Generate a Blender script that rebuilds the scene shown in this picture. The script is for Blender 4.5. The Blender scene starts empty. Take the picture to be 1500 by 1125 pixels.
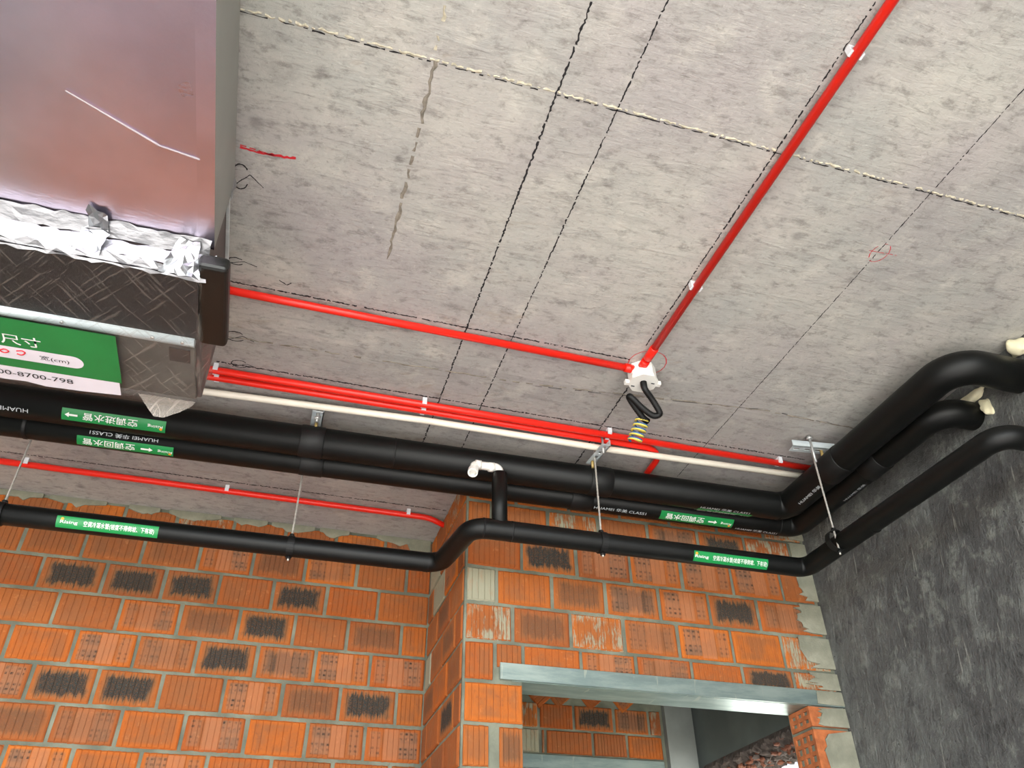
import bpy, bmesh, math, random
from mathutils import Vector, Matrix
random.seed(7)
C = bpy.context.scene.collection
sc = bpy.context.scene
EYE = 1.5          # camera height above the floor; every z below is given relative to the camera
FLOOR = -1.5
CEIL = 1.43
YA, YB, XP, XR = 2.875, 2.32, 0.55, 1.835     # rear brick wall, front brick wall, pier side, right wall

# ---------------------------------------------------------------- camera
cam = bpy.data.cameras.new('camera'); co = bpy.data.objects.new('camera', cam); C.objects.link(co)
_yaw, _pit, _rol, _F = 2.97621366e-01, 6.49702290e-01, -1.19724062e-02, 1181.0
_f = Vector((math.sin(_yaw)*math.cos(_pit), math.cos(_yaw)*math.cos(_pit), math.sin(_pit)))
_r0 = Vector((math.cos(_yaw), -math.sin(_yaw), 0)); _u0 = _r0.cross(_f)
_r = math.cos(_rol)*_r0 + math.sin(_rol)*_u0; _u = -math.sin(_rol)*_r0 + math.cos(_rol)*_u0
m = Matrix((( _r.x, _u.x, -_f.x, 0), (_r.y, _u.y, -_f.y, 0), (_r.z, _u.z, -_f.z, EYE), (0, 0, 0, 1)))
co.matrix_world = m
cam.sensor_width = 36; cam.lens = _F/1500*36; cam.clip_start = 0.02; cam.clip_end = 200
sc.camera = co

# ---------------------------------------------------------------- light
w = bpy.data.worlds.new('world'); sc.world = w; w.use_nodes = True
bg = w.node_tree.nodes['Background']
bg.inputs[0].default_value = (0.84, 0.92, 1.0, 1); bg.inputs[1].default_value = 5.2
sl = bpy.data.lights.new('sun', 'SUN'); sl.energy = 15.0; sl.angle = math.radians(2); sl.color = (1.0, 0.97, 0.93)
so = bpy.data.objects.new('sun', sl); C.objects.link(so)
so.rotation_euler = Vector((0.25, 1.0, -0.95)).to_track_quat('-Z', 'Y').to_euler(); so.location = (-2, -6, 8)
vs = sc.view_settings
vs.view_transform = 'Standard'; vs.look = 'None'; vs.gamma = 1.0; vs.use_curve_mapping = False
vs.exposure = 0.95

# ---------------------------------------------------------------- helpers
def lin(c):
    return tuple(((v/255)/12.92 if v/255 <= 0.04045 else ((v/255+0.055)/1.055)**2.4) for v in c) + (1.0,)

class N:
    """small node-graph helper"""
    def __init__(s, name):
        s.m = bpy.data.materials.new(name); s.m.use_nodes = True; s.t = s.m.node_tree
        s.b = s.t.nodes['Principled BSDF']; s.out = s.t.nodes['Material Output']
    def n(s, typ, **kw):
        nd = s.t.nodes.new(typ)
        for k, v in kw.items():
            if k.startswith('i_'): nd.inputs[k[2:].replace('_', ' ')].default_value = v
            else: setattr(nd, k, v)
        return nd
    def set(s, sock, v):
        if hasattr(v, 'is_output') or isinstance(v, bpy.types.NodeSocket): s.t.links.new(v, sock)
        else: sock.default_value = v
    def math(s, op, a, b=0.0, c=None, clamp=False):
        nd = s.n('ShaderNodeMath', operation=op, use_clamp=clamp)
        s.set(nd.inputs[0], a); s.set(nd.inputs[1], b)
        if c is not None: s.set(nd.inputs[2], c)
        return nd.outputs[0]
    def ramp(s, v, a, b):            # smooth 0..1 between a and b
        nd = s.n('ShaderNodeMapRange', interpolation_type='SMOOTHSTEP')
        s.set(nd.inputs[0], v); nd.inputs[1].default_value = a; nd.inputs[2].default_value = b
        return nd.outputs[0]
    def mix(s, f, a, b, typ='MIX'):
        nd = s.n('ShaderNodeMix', data_type='RGBA', blend_type=typ)
        s.set(nd.inputs[0], f); s.set(nd.inputs[6], a); s.set(nd.inputs[7], b)
        return nd.outputs[2]
    def coord(s, kind='Object', scale=(1, 1, 1), rot=(0, 0, 0)):
        tc = s.n('ShaderNodeTexCoord'); mp = s.n('ShaderNodeMapping')
        mp.inputs['Scale'].default_value = scale; mp.inputs['Rotation'].default_value = rot
        src = tc.outputs[kind]
        if any(rot):                 # turn first, then stretch, so that streaks run at a slant
            mp.inputs['Rotation'].default_value = (0, 0, 0); vr = s.n('ShaderNodeVectorRotate', rotation_type='EULER_XYZ')
            vr.inputs['Rotation'].default_value = rot; s.t.links.new(src, vr.inputs['Vector']); src = vr.outputs[0]
        s.t.links.new(src, mp.inputs[0]); return mp.outputs[0]
    def noise(s, v, scale, det=4, rough=0.55, w=None, dist=0.0):
        nd = s.n('ShaderNodeTexNoise')
        if w is not None:
            nd.noise_dimensions = '4D'; s.set(nd.inputs['W'], w)
        s.t.links.new(v, nd.inputs['Vector']); nd.inputs['Scale'].default_value = scale
        nd.inputs['Detail'].default_value = det; nd.inputs['Roughness'].default_value = rough
        nd.inputs['Distortion'].default_value = dist
        return nd.outputs[0]
    def voro(s, v, scale):
        nd = s.n('ShaderNodeTexVoronoi'); s.t.links.new(v, nd.inputs['Vector']); nd.inputs['Scale'].default_value = scale
        return nd.outputs[0]
    def sep(s, v):
        nd = s.n('ShaderNodeSeparateXYZ'); s.t.links.new(v, nd.inputs[0]); return nd.outputs
    def bump(s, h, strength=0.3, dist=0.01):
        nd = s.n('ShaderNodeBump'); nd.inputs['Strength'].default_value = strength; nd.inputs['Distance'].default_value = dist
        s.t.links.new(h, nd.inputs['Height']); s.t.links.new(nd.outputs[0], s.b.inputs['Normal'])
    def col(s, v): s.set(s.b.inputs['Base Color'], v)
    def rough(s, v): s.set(s.b.inputs['Roughness'], v)

def plain(name, rgb, rough=0.5, metal=0.0, var=0.12, scale=30, bump=0.0, spec=0.5):
    k = N(name); c = lin(rgb); v = k.coord()
    n = k.noise(v, scale, 3)
    k.col(k.mix(k.ramp(n, 0.3, 0.75), tuple(x*(1-var) for x in c[:3])+(1,), tuple(min(1, x*(1+var)) for x in c[:3])+(1,)))
    k.rough(rough); k.b.inputs['Metallic'].default_value = metal; k.b.inputs['Specular IOR Level'].default_value = spec
    if bump: k.bump(n, bump, 0.004)
    return k.m

def mat_ceiling():
    k = N('board_marked_concrete'); v = k.coord('Object')
    fine = k.noise(v, 95, 5, 0.7); big = k.noise(v, 1.9, 4, 0.6); mid = k.noise(v, 9, 6, 0.68); mot = k.noise(k.coord('Object', (1, 1.6, 1)), 26, 5, 0.7)
    grain = k.noise(k.coord('Object', (1.2, 7, 1)), 6, 6, 0.7, dist=0.8); hair = k.noise(k.coord('Object', (1.5, 16, 1)), 9, 4, 0.7, dist=0.4)
    tint = k.noise(v, 3.3, 4, 0.6)
    c = k.mix(k.ramp(big, 0.35, 0.66), lin((170, 167, 164)), lin((192, 189, 181)))
    c = k.mix(k.math('MULTIPLY', k.ramp(tint, 0.42, 0.72), 0.3), c, lin((186, 174, 176)))
    c = k.mix(k.math('MULTIPLY', k.ramp(tint, 0.52, 0.28), 0.35), c, lin((166, 172, 168)))
    c = k.mix(k.math('MULTIPLY', k.ramp(mid, 0.5, 0.72), 0.55), c, lin((212, 208, 198)))
    c = k.mix(k.math('MULTIPLY', k.ramp(mid, 0.46, 0.26), 0.36), c, lin((122, 118, 114)))
    c = k.mix(k.math('MULTIPLY', k.ramp(mot, 0.50, 0.30), 0.55), c, lin((112, 108, 103)))
    c = k.mix(k.math('MULTIPLY', k.ramp(grain, 0.50, 0.74), 0.38), c, lin((104, 100, 98)))
    c = k.mix(k.math('MULTIPLY', k.ramp(hair, 0.57, 0.72), 0.42), c, lin((100, 96, 92)))
    c = k.mix(k.math('MULTIPLY', k.ramp(fine, 0.55, 0.74), 0.42), c, lin((104, 98, 94)))
    c = k.mix(k.math('MULTIPLY', k.ramp(fine, 0.42, 0.28), 0.35), c, lin((220, 218, 210)))
    # oil stains left by the formwork boards
    st = k.noise(k.coord('Object', (2.2, 5, 1)), 3.1, 6, 0.7)
    c = k.mix(k.math('MULTIPLY', k.ramp(st, 0.60, 0.74), 0.5), c, lin((98, 94, 90)))
    br = k.noise(k.coord('Object', (2, 5, 1), (0, 0, 0.4)), 2.3, 5, 0.6, dist=0.5)
    c = k.mix(k.math('MULTIPLY', k.ramp(br, 0.62, 0.76), 0.4), c, lin((150, 126, 94)))
    sp = k.voro(v, 5.5); c = k.mix(k.math('MULTIPLY', k.ramp(k.math('ADD', sp, k.math('MULTIPLY', mot, 0.12)), 0.19, 0.08), 0.5), c, lin((94, 91, 88)))
    # each formwork panel came out with its own grey
    x, y, z = k.sep(v)
    p1 = k.math('GREATER_THAN', x, 0.117); p2 = k.math('GREATER_THAN', y, 0.857); p3 = k.math('GREATER_THAN', y, 1.76)
    c = k.mix(k.math('MULTIPLY', p2, 0.08), c, lin((128, 126, 128)))
    c = k.mix(k.math('MULTIPLY', p3, 0.20), c, lin((112, 108, 109)))
    c = k.mix(k.math('MULTIPLY', p1, 0.08), c, lin((184, 178, 170)))
    k.col(c); k.rough(0.9); k.b.inputs['Specular IOR Level'].default_value = 0.25
    h = k.math('ADD', k.math('MULTIPLY', fine, 0.5), k.math('ADD', grain, mot)); k.bump(h, 0.35, 0.006); return k.m

def mat_plaster():
    k = N('trowelled_cement_render'); v = k.coord('Object')
    gy = k.coord('Object', (1, 6, 2.0), (math.radians(-14), 0, 0)); st = k.noise(gy, 2.6, 6, 0.68, dist=0.6)
    fine = k.noise(v, 70, 5, 0.7); big = k.noise(v, 1.6, 4, 0.6)
    c = k.mix(k.ramp(big, 0.35, 0.7), lin((82, 82, 81)), lin((106, 107, 104)))
    c = k.mix(k.math('MULTIPLY', k.ramp(st, 0.5, 0.72), 0.6), c, lin((128, 131, 127)))
    md = k.noise(v, 14, 6, 0.7); c = k.mix(k.math('MULTIPLY', k.ramp(md, 0.5, 0.70), 0.6), c, lin((140, 143, 136))); c = k.mix(k.math('MULTIPLY', k.ramp(md, 0.48, 0.30), 0.6), c, lin((60, 59, 59)))
    lines = k.noise(k.coord('Object', (1, 30, 2.2), (math.radians(-9), 0, 0)), 3.0, 3, 0.5)
    c = k.mix(k.math('MULTIPLY', k.ramp(lines, 0.67, 0.71), 0.4), c, lin((172, 173, 164)))
    c = k.mix(k.ramp(fine, 0.5, 0.78), c, k.mix(0.3, c, lin((70, 69, 69))))
    pit = k.voro(v, 26); c = k.mix(k.ramp(pit, 0.09, 0.04), c, lin((60, 60, 60)))
    k.col(c); k.rough(0.92); k.b.inputs['Specular IOR Level'].default_value = 0.2
    k.bump(k.math('ADD', k.math('ADD', st, md), k.math('MULTIPLY', fine, 0.6)), 0.9, 0.014); return k.m

def mat_mortar(a=(104, 107, 94), b=(136, 139, 122), name='mortar'):
    k = N(name); v = k.coord('Object'); n = k.noise(v, 40, 6, 0.7); n2 = k.noise(v, 8, 4)
    k.col(k.mix(k.ramp(n2, 0.35, 0.7), lin(a), lin(b))); k.rough(0.95); k.b.inputs['Specular IOR Level'].default_value = 0.15
    k.bump(n, 0.7, 0.008); return k.m

def mat_brick():
    """object colour: R soot patch, G core-hole prints, B cement smear, A (1-A) duller red"""
    k = N('fired_clay_brick'); oi = k.n('ShaderNodeObjectInfo'); tc = k.n('ShaderNodeTexCoord')
    v = tc.outputs['Object']; rnd = oi.outputs['Random']
    cs = k.n('ShaderNodeSeparateColor'); k.t.links.new(oi.outputs['Color'], cs.inputs[0])
    R, G, B, A = cs.outputs[0], cs.outputs[1], cs.outputs[2], oi.outputs['Alpha']
    w = k.math('MULTIPLY', rnd, 37.0)
    mp = k.n('ShaderNodeMapping'); k.t.links.new(v, mp.inputs[0]); mp.inputs['Scale'].default_value = (1.6, 1.6, 1.0)
    blot = k.noise(mp.outputs[0], 1.7, 4, 0.6, w)
    ms = k.n('ShaderNodeMapping'); k.t.links.new(v, ms.inputs[0]); ms.inputs['Scale'].default_value = (11, 3, 1.2)
    strk = k.noise(ms.outputs[0], 2.2, 4, 0.65, w)
    mf = k.n('ShaderNodeMapping'); k.t.links.new(v, mf.inputs[0]); mf.inputs['Scale'].default_value = (1.6, 1, 1)
    fine = k.noise(mf.outputs[0], 26, 4, 0.7, w)
    x, y, z = k.sep(v); ax = k.math('ABSOLUTE', x); az = k.math('ABSOLUTE', z)
    # clay
    c = k.mix(rnd, lin((190, 106, 41)), lin((162, 84, 38)))
    c = k.mix(k.math('SUBTRACT', 1.0, A), c, lin((136, 82, 50)))
    inner = k.math('MULTIPLY', k.ramp(ax, 0.46, 0.37), k.ramp(az, 0.44, 0.32))
    c = k.mix(k.math('MULTIPLY', inner, k.math('MULTIPLY_ADD', k.ramp(blot, 0.38, 0.62), 0.6, 0.16)), c, lin((140, 90, 57)))
    c = k.mix(k.ramp(strk, 0.5, 0.78), c, k.mix(0.4, c, lin((112, 62, 42))))
    c = k.mix(k.ramp(fine, 0.58, 0.8), c, k.mix(0.35, c, lin((190, 134, 100))))
    wear = k.noise(mp.outputs[0], 4.5, 5, 0.7, w)
    c = k.mix(k.math('MULTIPLY', k.ramp(wear, 0.56, 0.72), 0.55), c, lin((118, 70, 50)))
    c = k.mix(k.math('MULTIPLY', k.ramp(wear, 0.42, 0.30), 0.45), c, lin((196, 128, 82)))
    # soot where bricks leaned on each other in the kiln
    zz = k.math('ADD', az, k.math('MULTIPLY', k.math('SUBTRACT', strk, 0.5), 0.75)); xx = k.math('ADD', ax, k.math('MULTIPLY', k.math('SUBTRACT', blot, 0.5), 0.35))
    soot = k.math('MULTIPLY', k.ramp(xx, 0.43, 0.33), k.ramp(zz, 0.38, 0.24))
    halo = k.math('MULTIPLY', k.math('MULTIPLY', k.ramp(xx, 0.50, 0.36), k.ramp(zz, 0.50, 0.30)), k.math('MULTIPLY', R, 0.7), clamp=True)
    c = k.mix(halo, c, lin((128, 94, 64)))
    sf = k.math('MULTIPLY', k.math('MULTIPLY', soot, R), k.math('MULTIPLY_ADD', k.ramp(fine, 0.35, 0.6), 0.4, 0.6), clamp=True)
    c = k.mix(sf, c, k.mix(k.ramp(fine, 0.55, 0.72), lin((38, 46, 46)), lin((96, 104, 100))))
    # prints of the perforations of the next brick
    sgn = k.math('SUBTRACT', k.math('MULTIPLY', k.math('GREATER_THAN', rnd, 0.5), 2.0), 1.0)
    xo = k.math('MULTIPLY', x, sgn)
    pa = k.math('MULTIPLY', k.ramp(k.math('ABSOLUTE', k.math('SUBTRACT', xo, 0.27)), 0.18, 0.14), k.ramp(az, 0.42, 0.37))
    pb = k.math('MULTIPLY', k.ramp(k.math('ABSOLUTE', k.math('ADD', xo, 0.34)), 0.11, 0.08), k.ramp(az, 0.40, 0.34))
    patch = k.math('MAXIMUM', pa, k.math('MULTIPLY', pb, 0.7))
    gz = k.math('SINE', k.math('MULTIPLY', z, 42.0)); gx = k.math('SINE', k.math('MULTIPLY', xo, 62.0))
    hole = k.math('MULTIPLY', k.ramp(gz, -0.1, 0.45), k.ramp(gx, -0.35, 0.3))
    hole = k.math('MULTIPLY', k.math('MULTIPLY', hole, k.ramp(az, 0.06, 0.10)), k.ramp(wear, 0.36, 0.56))
    smoke = k.math('MULTIPLY', k.math('MULTIPLY', pa, k.ramp(az, 0.02, 0.12)), k.math('MULTIPLY', k.ramp(k.math('ADD', blot, k.math('MULTIPLY', wear, 0.4)), 0.62, 0.82), G))
    c = k.mix(k.math('MULTIPLY', smoke, 0.8), c, lin((64, 58, 50)))
    pm = k.math('MULTIPLY', patch, G)
    c = k.mix(k.math('MULTIPLY', pm, 0.62), c, lin((150, 108, 82)))
    c = k.mix(k.math('MULTIPLY', k.math('MULTIPLY', pm, hole), k.math('MULTIPLY_ADD', k.ramp(strk, 0.3, 0.65), 0.75, 0.2)), c, lin((56, 46, 38)))
    pale = k.math('MULTIPLY', k.math('MULTIPLY', k.ramp(k.math('ABSOLUTE', k.math('ADD', xo, 0.04)), 0.16, 0.12), k.ramp(az, 0.47, 0.44)), k.math('MULTIPLY', G, 0.5))
    c = k.mix(pale, c, lin((178, 120, 86)))
    # cement smears
    cm = k.math('MULTIPLY', k.ramp(k.math('ADD', k.math('MULTIPLY', strk, 0.5), k.math('MULTIPLY', blot, 0.5)), 0.62, 0.40), 1.0)
    cm = k.math('MULTIPLY', k.ramp(k.math('SUBTRACT', B, cm), -0.45, 0.15), k.math('GREATER_THAN', B, 0.02))
    c = k.mix(cm, c, lin((152, 148, 126)))
    k.col(c); k.rough(0.9); k.b.inputs['Specular IOR Level'].default_value = 0.2
    k.bump(k.math('ADD', k.math('MULTIPLY', fine, 0.5), strk), 0.25, 0.006); return k.m

def mat_foil(name, rgb, rough, crumple=0.15, scale=60):
    k = N(name); v = k.coord('Object', (1, 2.2, 1)); n = k.noise(v, scale, 3, 0.5); n2 = k.noise(k.coord('Object'), 5, 3)
    k.col(k.mix(k.ramp(n2, 0.3, 0.7), lin(tuple(int(a*0.94) for a in rgb)), lin(rgb))); k.b.inputs['Metallic'].default_value = 1.0
    k.rough(k.math('MULTIPLY_ADD', n2, 0.12, rough - 0.06)); k.bump(n, crumple, 0.004); return k.m

def mat_film(name='dusty_plastic_film', lo=0.05, hi=0.15):
    k = N(name); v = k.coord('Object', (1, 1, 1), (0, 0, 0.7)); v2 = k.coord('Object', (34, 1.6, 1), (0, 0, -0.7)); v3 = k.coord('Object', (34, 1.6, 1), (0, 0, 0.6))
    s = k.math('MAXIMUM', k.ramp(k.noise(v2, 4, 2, 0.6), 0.57, 0.64), k.ramp(k.noise(v3, 4, 2, 0.6), 0.58, 0.65))
    d = k.math('MULTIPLY_ADD', s, hi, lo)
    k.col(lin((176, 166, 156))); k.rough(0.25); k.b.inputs['Specular IOR Level'].default_value = 0.6
    tr = k.n('ShaderNodeBsdfTransparent'); mx = k.n('ShaderNodeMixShader')
    k.t.links.new(d, mx.inputs[0]); k.t.links.new(tr.outputs[0], mx.inputs[1]); k.t.links.new(k.b.outputs[0], mx.inputs[2])
    k.t.links.new(mx.outputs[0], k.out.inputs[0])
    k.bump(k.noise(k.coord(), 14, 4), 0.5, 0.01); return k.m

def mat_galv():
    k = N('galvanised_steel'); v = k.coord('Object', (1, 4, 4)); n = k.noise(v, 9, 4); n2 = k.noise(k.coord('Object'), 45, 2)
    k.col(k.mix(k.ramp(n, 0.35, 0.7), lin((186, 196, 200)), lin((214, 222, 224)))); k.b.inputs['Metallic'].default_value = 0.3
    k.rough(k.math('MULTIPLY_ADD', n2, 0.2, 0.32)); k.bump(n2, 0.08, 0.002); return k.m

def mat_lintel():
    k = N('zinc_lintel'); v = k.coord('Object', (1, 5, 5)); n = k.noise(v, 5, 5, 0.65)
    c = k.mix(k.ramp(n, 0.35, 0.7), lin((136, 154, 150)), lin((172, 186, 178)))
    x, y, z = k.sep(k.coord('Object'))
    sm = k.noise(k.coord('Object', (5, 1, 1)), 6, 4); c = k.mix(k.math('MULTIPLY', k.ramp(sm, 0.62, 0.68), 0.6), c, lin((196, 200, 184)))
    k.col(c); k.b.inputs['Metallic'].default_value = 0.6; k.rough(0.36); k.bump(n, 0.06, 0.003); return k.m

M = {}
M['ceil'] = mat_ceiling(); M['plaster'] = mat_plaster(); M['mortar'] = mat_mortar(); M['brick'] = mat_brick()
M['cement'] = mat_mortar((126, 126, 110), (158, 156, 138), 'cement_smear')
M['foil'] = mat_foil('aluminium_foil_facing', (238, 226, 246), 0.30, 0.10, 70)
M['foilside'] = mat_foil('aluminium_foil_tape', (178, 180, 184), 0.36, 0.3, 40)
M['film'] = mat_film(); M['film2'] = mat_film('folded_plastic_film', 0.42, 0.25); M['film3'] = mat_film('hanging_plastic_film', 0.22, 0.25); M['galv'] = mat_galv(); M['lintel'] = mat_lintel()
M['rubber'] = plain('black_rubber_foam', (8, 9, 8), 0.46, 0, 0.25, 18, 0.05, 0.30)
M['rubber2'] = plain('black_rubber_tape', (10, 10, 10), 0.55, 0, 0.2, 25, 0.15, 0.4)
M['red'] = plain('red_conduit_plastic', (236, 38, 24), 0.32, 0, 0.04, 12)
M['white'] = plain('white_plastic', (236, 234, 228), 0.4, 0, 0.03, 12)
M['ivory'] = plain('ivory_conduit_plastic', (232, 224, 208), 0.4, 0, 0.04, 12)
M['clip'] = plain('white_clip_plastic', (228, 228, 232), 0.4, 0, 0.04, 20)
M['rod'] = plain('zinc_threaded_rod', (196, 192, 184), 0.35, 0.45, 0.15, 90)
M['brass'] = plain('yellow_zinc_bolt', (186, 160, 100), 0.4, 0.4, 0.2, 60)
M['steelbolt'] = plain('steel_bolt', (180, 180, 178), 0.35, 0.5, 0.15, 60)
M['green'] = plain('green_label_print', (22, 138, 70), 0.42, 0, 0.06, 14)
M['gsign'] = plain('green_sign_print', (24, 122, 62), 0.45, 0, 0.08, 6)
M['wprint'] = plain('white_print', (240, 242, 238), 0.5, 0, 0.02, 10)
M['gprint'] = plain('grey_pipe_print', (196, 202, 206), 0.5, 0, 0.05, 10)
M['kprint'] = plain('dark_print', (44, 48, 52), 0.6, 0, 0.05, 10)
M['rprint'] = plain('red_marker', (206, 40, 52), 0.6, 0, 0.1, 40)
M['orange'] = plain('orange_print', (240, 160, 40), 0.5, 0, 0.05, 10)
M['paper'] = plain('white_sheet', (226, 220, 230), 0.5, 0, 0.04, 6)
M['ink'] = plain('ink_snap_line', (34, 32, 34), 0.9, 0, 0.3, 60)
M['inkgrey'] = plain('faint_ink_line', (72, 68, 70), 0.9, 0, 0.3, 60)
M['seam'] = plain('cream_seam_grout', (196, 188, 166), 0.9, 0, 0.3, 60, 0.4)
M['seamgrey'] = plain('grey_seam_ridge', (138, 130, 118), 0.95, 0, 0.3, 50, 0.4)
M['foam'] = plain('cream_polyurethane_foam', (232, 224, 190), 0.75, 0, 0.12, 25, 0.3)
M['wireb'] = plain('blue_wire', (48, 96, 150), 0.4, 0, 0.08, 20)
M['wirey'] = plain('yellow_wire', (226, 204, 92), 0.4, 0, 0.08, 20)
M['dark'] = plain('dark_casing', (48, 42, 42), 0.5, 0.0, 0.3, 10)
M['coil'] = plain('dark_coil_fins', (15, 15, 19), 0.6, 0.0, 0.4, 14)
M['casing'] = plain('brown_grey_casing', (96, 86, 84), 0.6, 0.1, 0.15, 8)
M['blackbox'] = plain('black_foam_board', (17, 18, 16), 0.42, 0, 0.2, 10, 0.05)
M['floor'] = plain('screed_floor', (164, 160, 158), 0.9, 0, 0.12, 4, 0.2)
M['ground'] = plain('pale_ground', (170, 166, 156), 0.95, 0, 0.1, 2)
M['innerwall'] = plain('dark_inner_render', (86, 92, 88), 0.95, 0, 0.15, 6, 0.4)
M['innergrey'] = plain('grey_column_concrete', (128, 132, 128), 0.95, 0, 0.12, 8, 0.3)
M['soffit'] = plain('pale_soffit_paint', (120, 120, 140), 0.6, 0, 0.08, 3)
M['pan'] = plain('dull_pan_steel', (88, 86, 82), 0.6, 0.2, 0.25, 12)
M['ductside'] = plain('duct_side_reflection_grey', (150, 150, 144), 0.55, 0.25, 0.06, 5)  # foil side of the duct, concrete's grey reflection put into its colour
M['scratch'] = plain('bright_scratch', (214, 206, 214), 0.6, 0.2, 0.1, 20)

class MB:
    def __init__(s): s.bm = bmesh.new()
    def box(s, a, b, bev=0.0, seg=2):
        a, b = Vector(a), Vector(b); bm = bmesh.new(); bmesh.ops.create_cube(bm, size=1)
        for v in bm.verts: v.co = Vector(((a[i]+b[i])/2 + v.co[i]*abs(b[i]-a[i]) for i in range(3)))
        if bev: bmesh.ops.bevel(bm, geom=bm.edges[:], offset=bev, segments=seg, affect='EDGES', profile=0.6)
        s.add(bm); return s
    def add(s, bm, mat=None):
        me = bpy.data.meshes.new('tmp')
        if mat is not None: bm.transform(mat)
        bm.to_mesh(me); bm.free(); s.bm.from_mesh(me); bpy.data.meshes.remove(me)
    def poly(s, vs, fs):
        o = [s.bm.verts.new(v) for v in vs]
        for f in fs: s.bm.faces.new([o[i] for i in f])
        return s
    def tube(s, pts, r, n=20, cap=True, rads=None, smooth=True):
        pts = [Vector(p) for p in pts]; T = []
        for i in range(len(pts)):
            a = pts[max(i-1, 0)]; b = pts[min(i+1, len(pts)-1)]; T.append((b-a).normalized())
        ref = Vector((0, 0, 1)) if abs(T[0].z) < 0.9 else Vector((0, 1, 0))
        nv = (ref - T[0]*ref.dot(T[0])).normalized(); rings = []
        for i, p in enumerate(pts):
            if i:
                q = T[i-1].rotation_difference(T[i]); nv = q @ nv; nv = (nv - T[i]*nv.dot(T[i])).normalized()
            bn = T[i].cross(nv); rr = rads[i] if rads else r
            rings.append([s.bm.verts.new(p + rr*(math.cos(2*math.pi*k/n)*nv + math.sin(2*math.pi*k/n)*bn)) for k in range(n)])
        for a, b in zip(rings, rings[1:]):
            for k in range(n):
                f = s.bm.faces.new((a[k], a[(k+1) % n], b[(k+1) % n], b[k])); f.smooth = smooth
        if cap:
            s.bm.faces.new(rings[0][::-1]); s.bm.faces.new(rings[-1])
        return s
    def build(s, name, mat, parent=None, smooth=False):
        bmesh.ops.recalc_face_normals(s.bm, faces=s.bm.faces[:])
        me = bpy.data.meshes.new(name); s.bm.to_mesh(me); s.bm.free()
        return link(name, me, mat, parent, smooth)

def wloc(o):
    v = Vector((0, 0, 0))
    while o is not None: v += o.location; o = o.parent
    return v
def link(name, me, mat, parent=None, smooth=False):
    """mesh vertices come in camera-relative metres; the origin goes to the middle of the piece"""
    vs_ = [v.co.copy() for v in me.vertices]
    lo = Vector((min(v[i] for v in vs_) for i in range(3))); hi = Vector((max(v[i] for v in vs_) for i in range(3)))
    ctr = (lo+hi)/2
    if parent is None: ctr = Vector(((lo.x+hi.x)/2, (lo.y+hi.y)/2, lo.z))
    if name.startswith(('wall', 'floor', 'ceiling')): ctr = Vector((0, 0, 0))
    me.transform(Matrix.Translation(-ctr)); me.materials.clear(); me.materials.append(mat)
    if smooth:
        for p in me.polygons: p.use_smooth = True
    o = bpy.data.objects.new(name, me); C.objects.link(o); o.location = ctr + Vector((0, 0, EYE))
    if parent is not None:
        o.parent = parent; o.location = ctr + Vector((0, 0, EYE)) - wloc(parent)
    return o
def tag(o, label, cat, group=None):
    o['label'] = label; o['category'] = cat
    if group: o['group'] = group
    return o
def thing(name, loc, label, cat, group=None):
    o = bpy.data.objects.new(name, None); o.empty_display_size = 0.05; C.objects.link(o)
    o.location = Vector(loc) + Vector((0, 0, EYE)); return tag(o, label, cat, group)
def struct(name, mb, mat, label=None):
    o = mb.build(name, mat); o['kind'] = 'structure'
    if label: o['label'] = label
    return o
def rounded(pts, rads, seg=8):
    """polyline with its inner corners rounded"""
    pts = [Vector(p) for p in pts]; out = [pts[0]]
    for i in range(1, len(pts)-1):
        p = pts[i]; a = (pts[i-1]-p).normalized(); b = (pts[i+1]-p).normalized(); r = rads[i-1]
        ang = a.angle(b); d = r/math.tan(ang/2); s0 = p+a*d; s1 = p+b*d
        c = p + (a+b).normalized()*(r/math.sin(ang/2)); v0 = s0-c; v1 = s1-c; tot = v0.angle(v1)
        for k in range(seg+1):
            t = k/seg; out.append(c + (v0*math.sin((1-t)*tot) + v1*math.sin(t*tot))/math.sin(tot))
    out.append(pts[-1]); return out

def text_mesh(body, size, bold=0.0, ext=0.0):
    cu = bpy.data.curves.new('lettering', 'FONT'); cu.body = body; cu.size = size; cu.offset = bold; cu.extrude = ext
    cu.align_x = 'CENTER'; cu.align_y = 'CENTER'; cu.resolution_u = 3
    ob = bpy.data.objects.new('lettering', cu); C.objects.link(ob)
    dg = bpy.context.evaluated_depsgraph_get(); dg.update()
    me = bpy.data.meshes.new_from_object(ob.evaluated_get(dg)); bpy.data.objects.remove(ob); bpy.data.curves.remove(cu)
    return me
def to_bm(me):
    bm = bmesh.new(); bm.from_mesh(me); bpy.data.meshes.remove(me); return bm
def fit(bm, w, h):
    """centre the glyphs on the origin and stretch them to w x h"""
    xs = [v.co.x for v in bm.verts]; ys = [v.co.y for v in bm.verts]
    sx = w/(max(xs)-min(xs)); sy = h/(max(ys)-min(ys)); cx = (max(xs)+min(xs))/2; cy = (max(ys)+min(ys))/2
    for v in bm.verts: v.co = Vector(((v.co.x-cx)*sx, (v.co.y-cy)*sy, 0))
def slices(bm, axis, cuts):
    nrm = Vector((1, 0, 0)) if axis == 0 else Vector((0, 1, 0))
    for c in cuts:
        bmesh.ops.bisect_plane(bm, geom=bm.verts[:]+bm.edges[:]+bm.faces[:], plane_co=nrm*c, plane_no=nrm)

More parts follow.
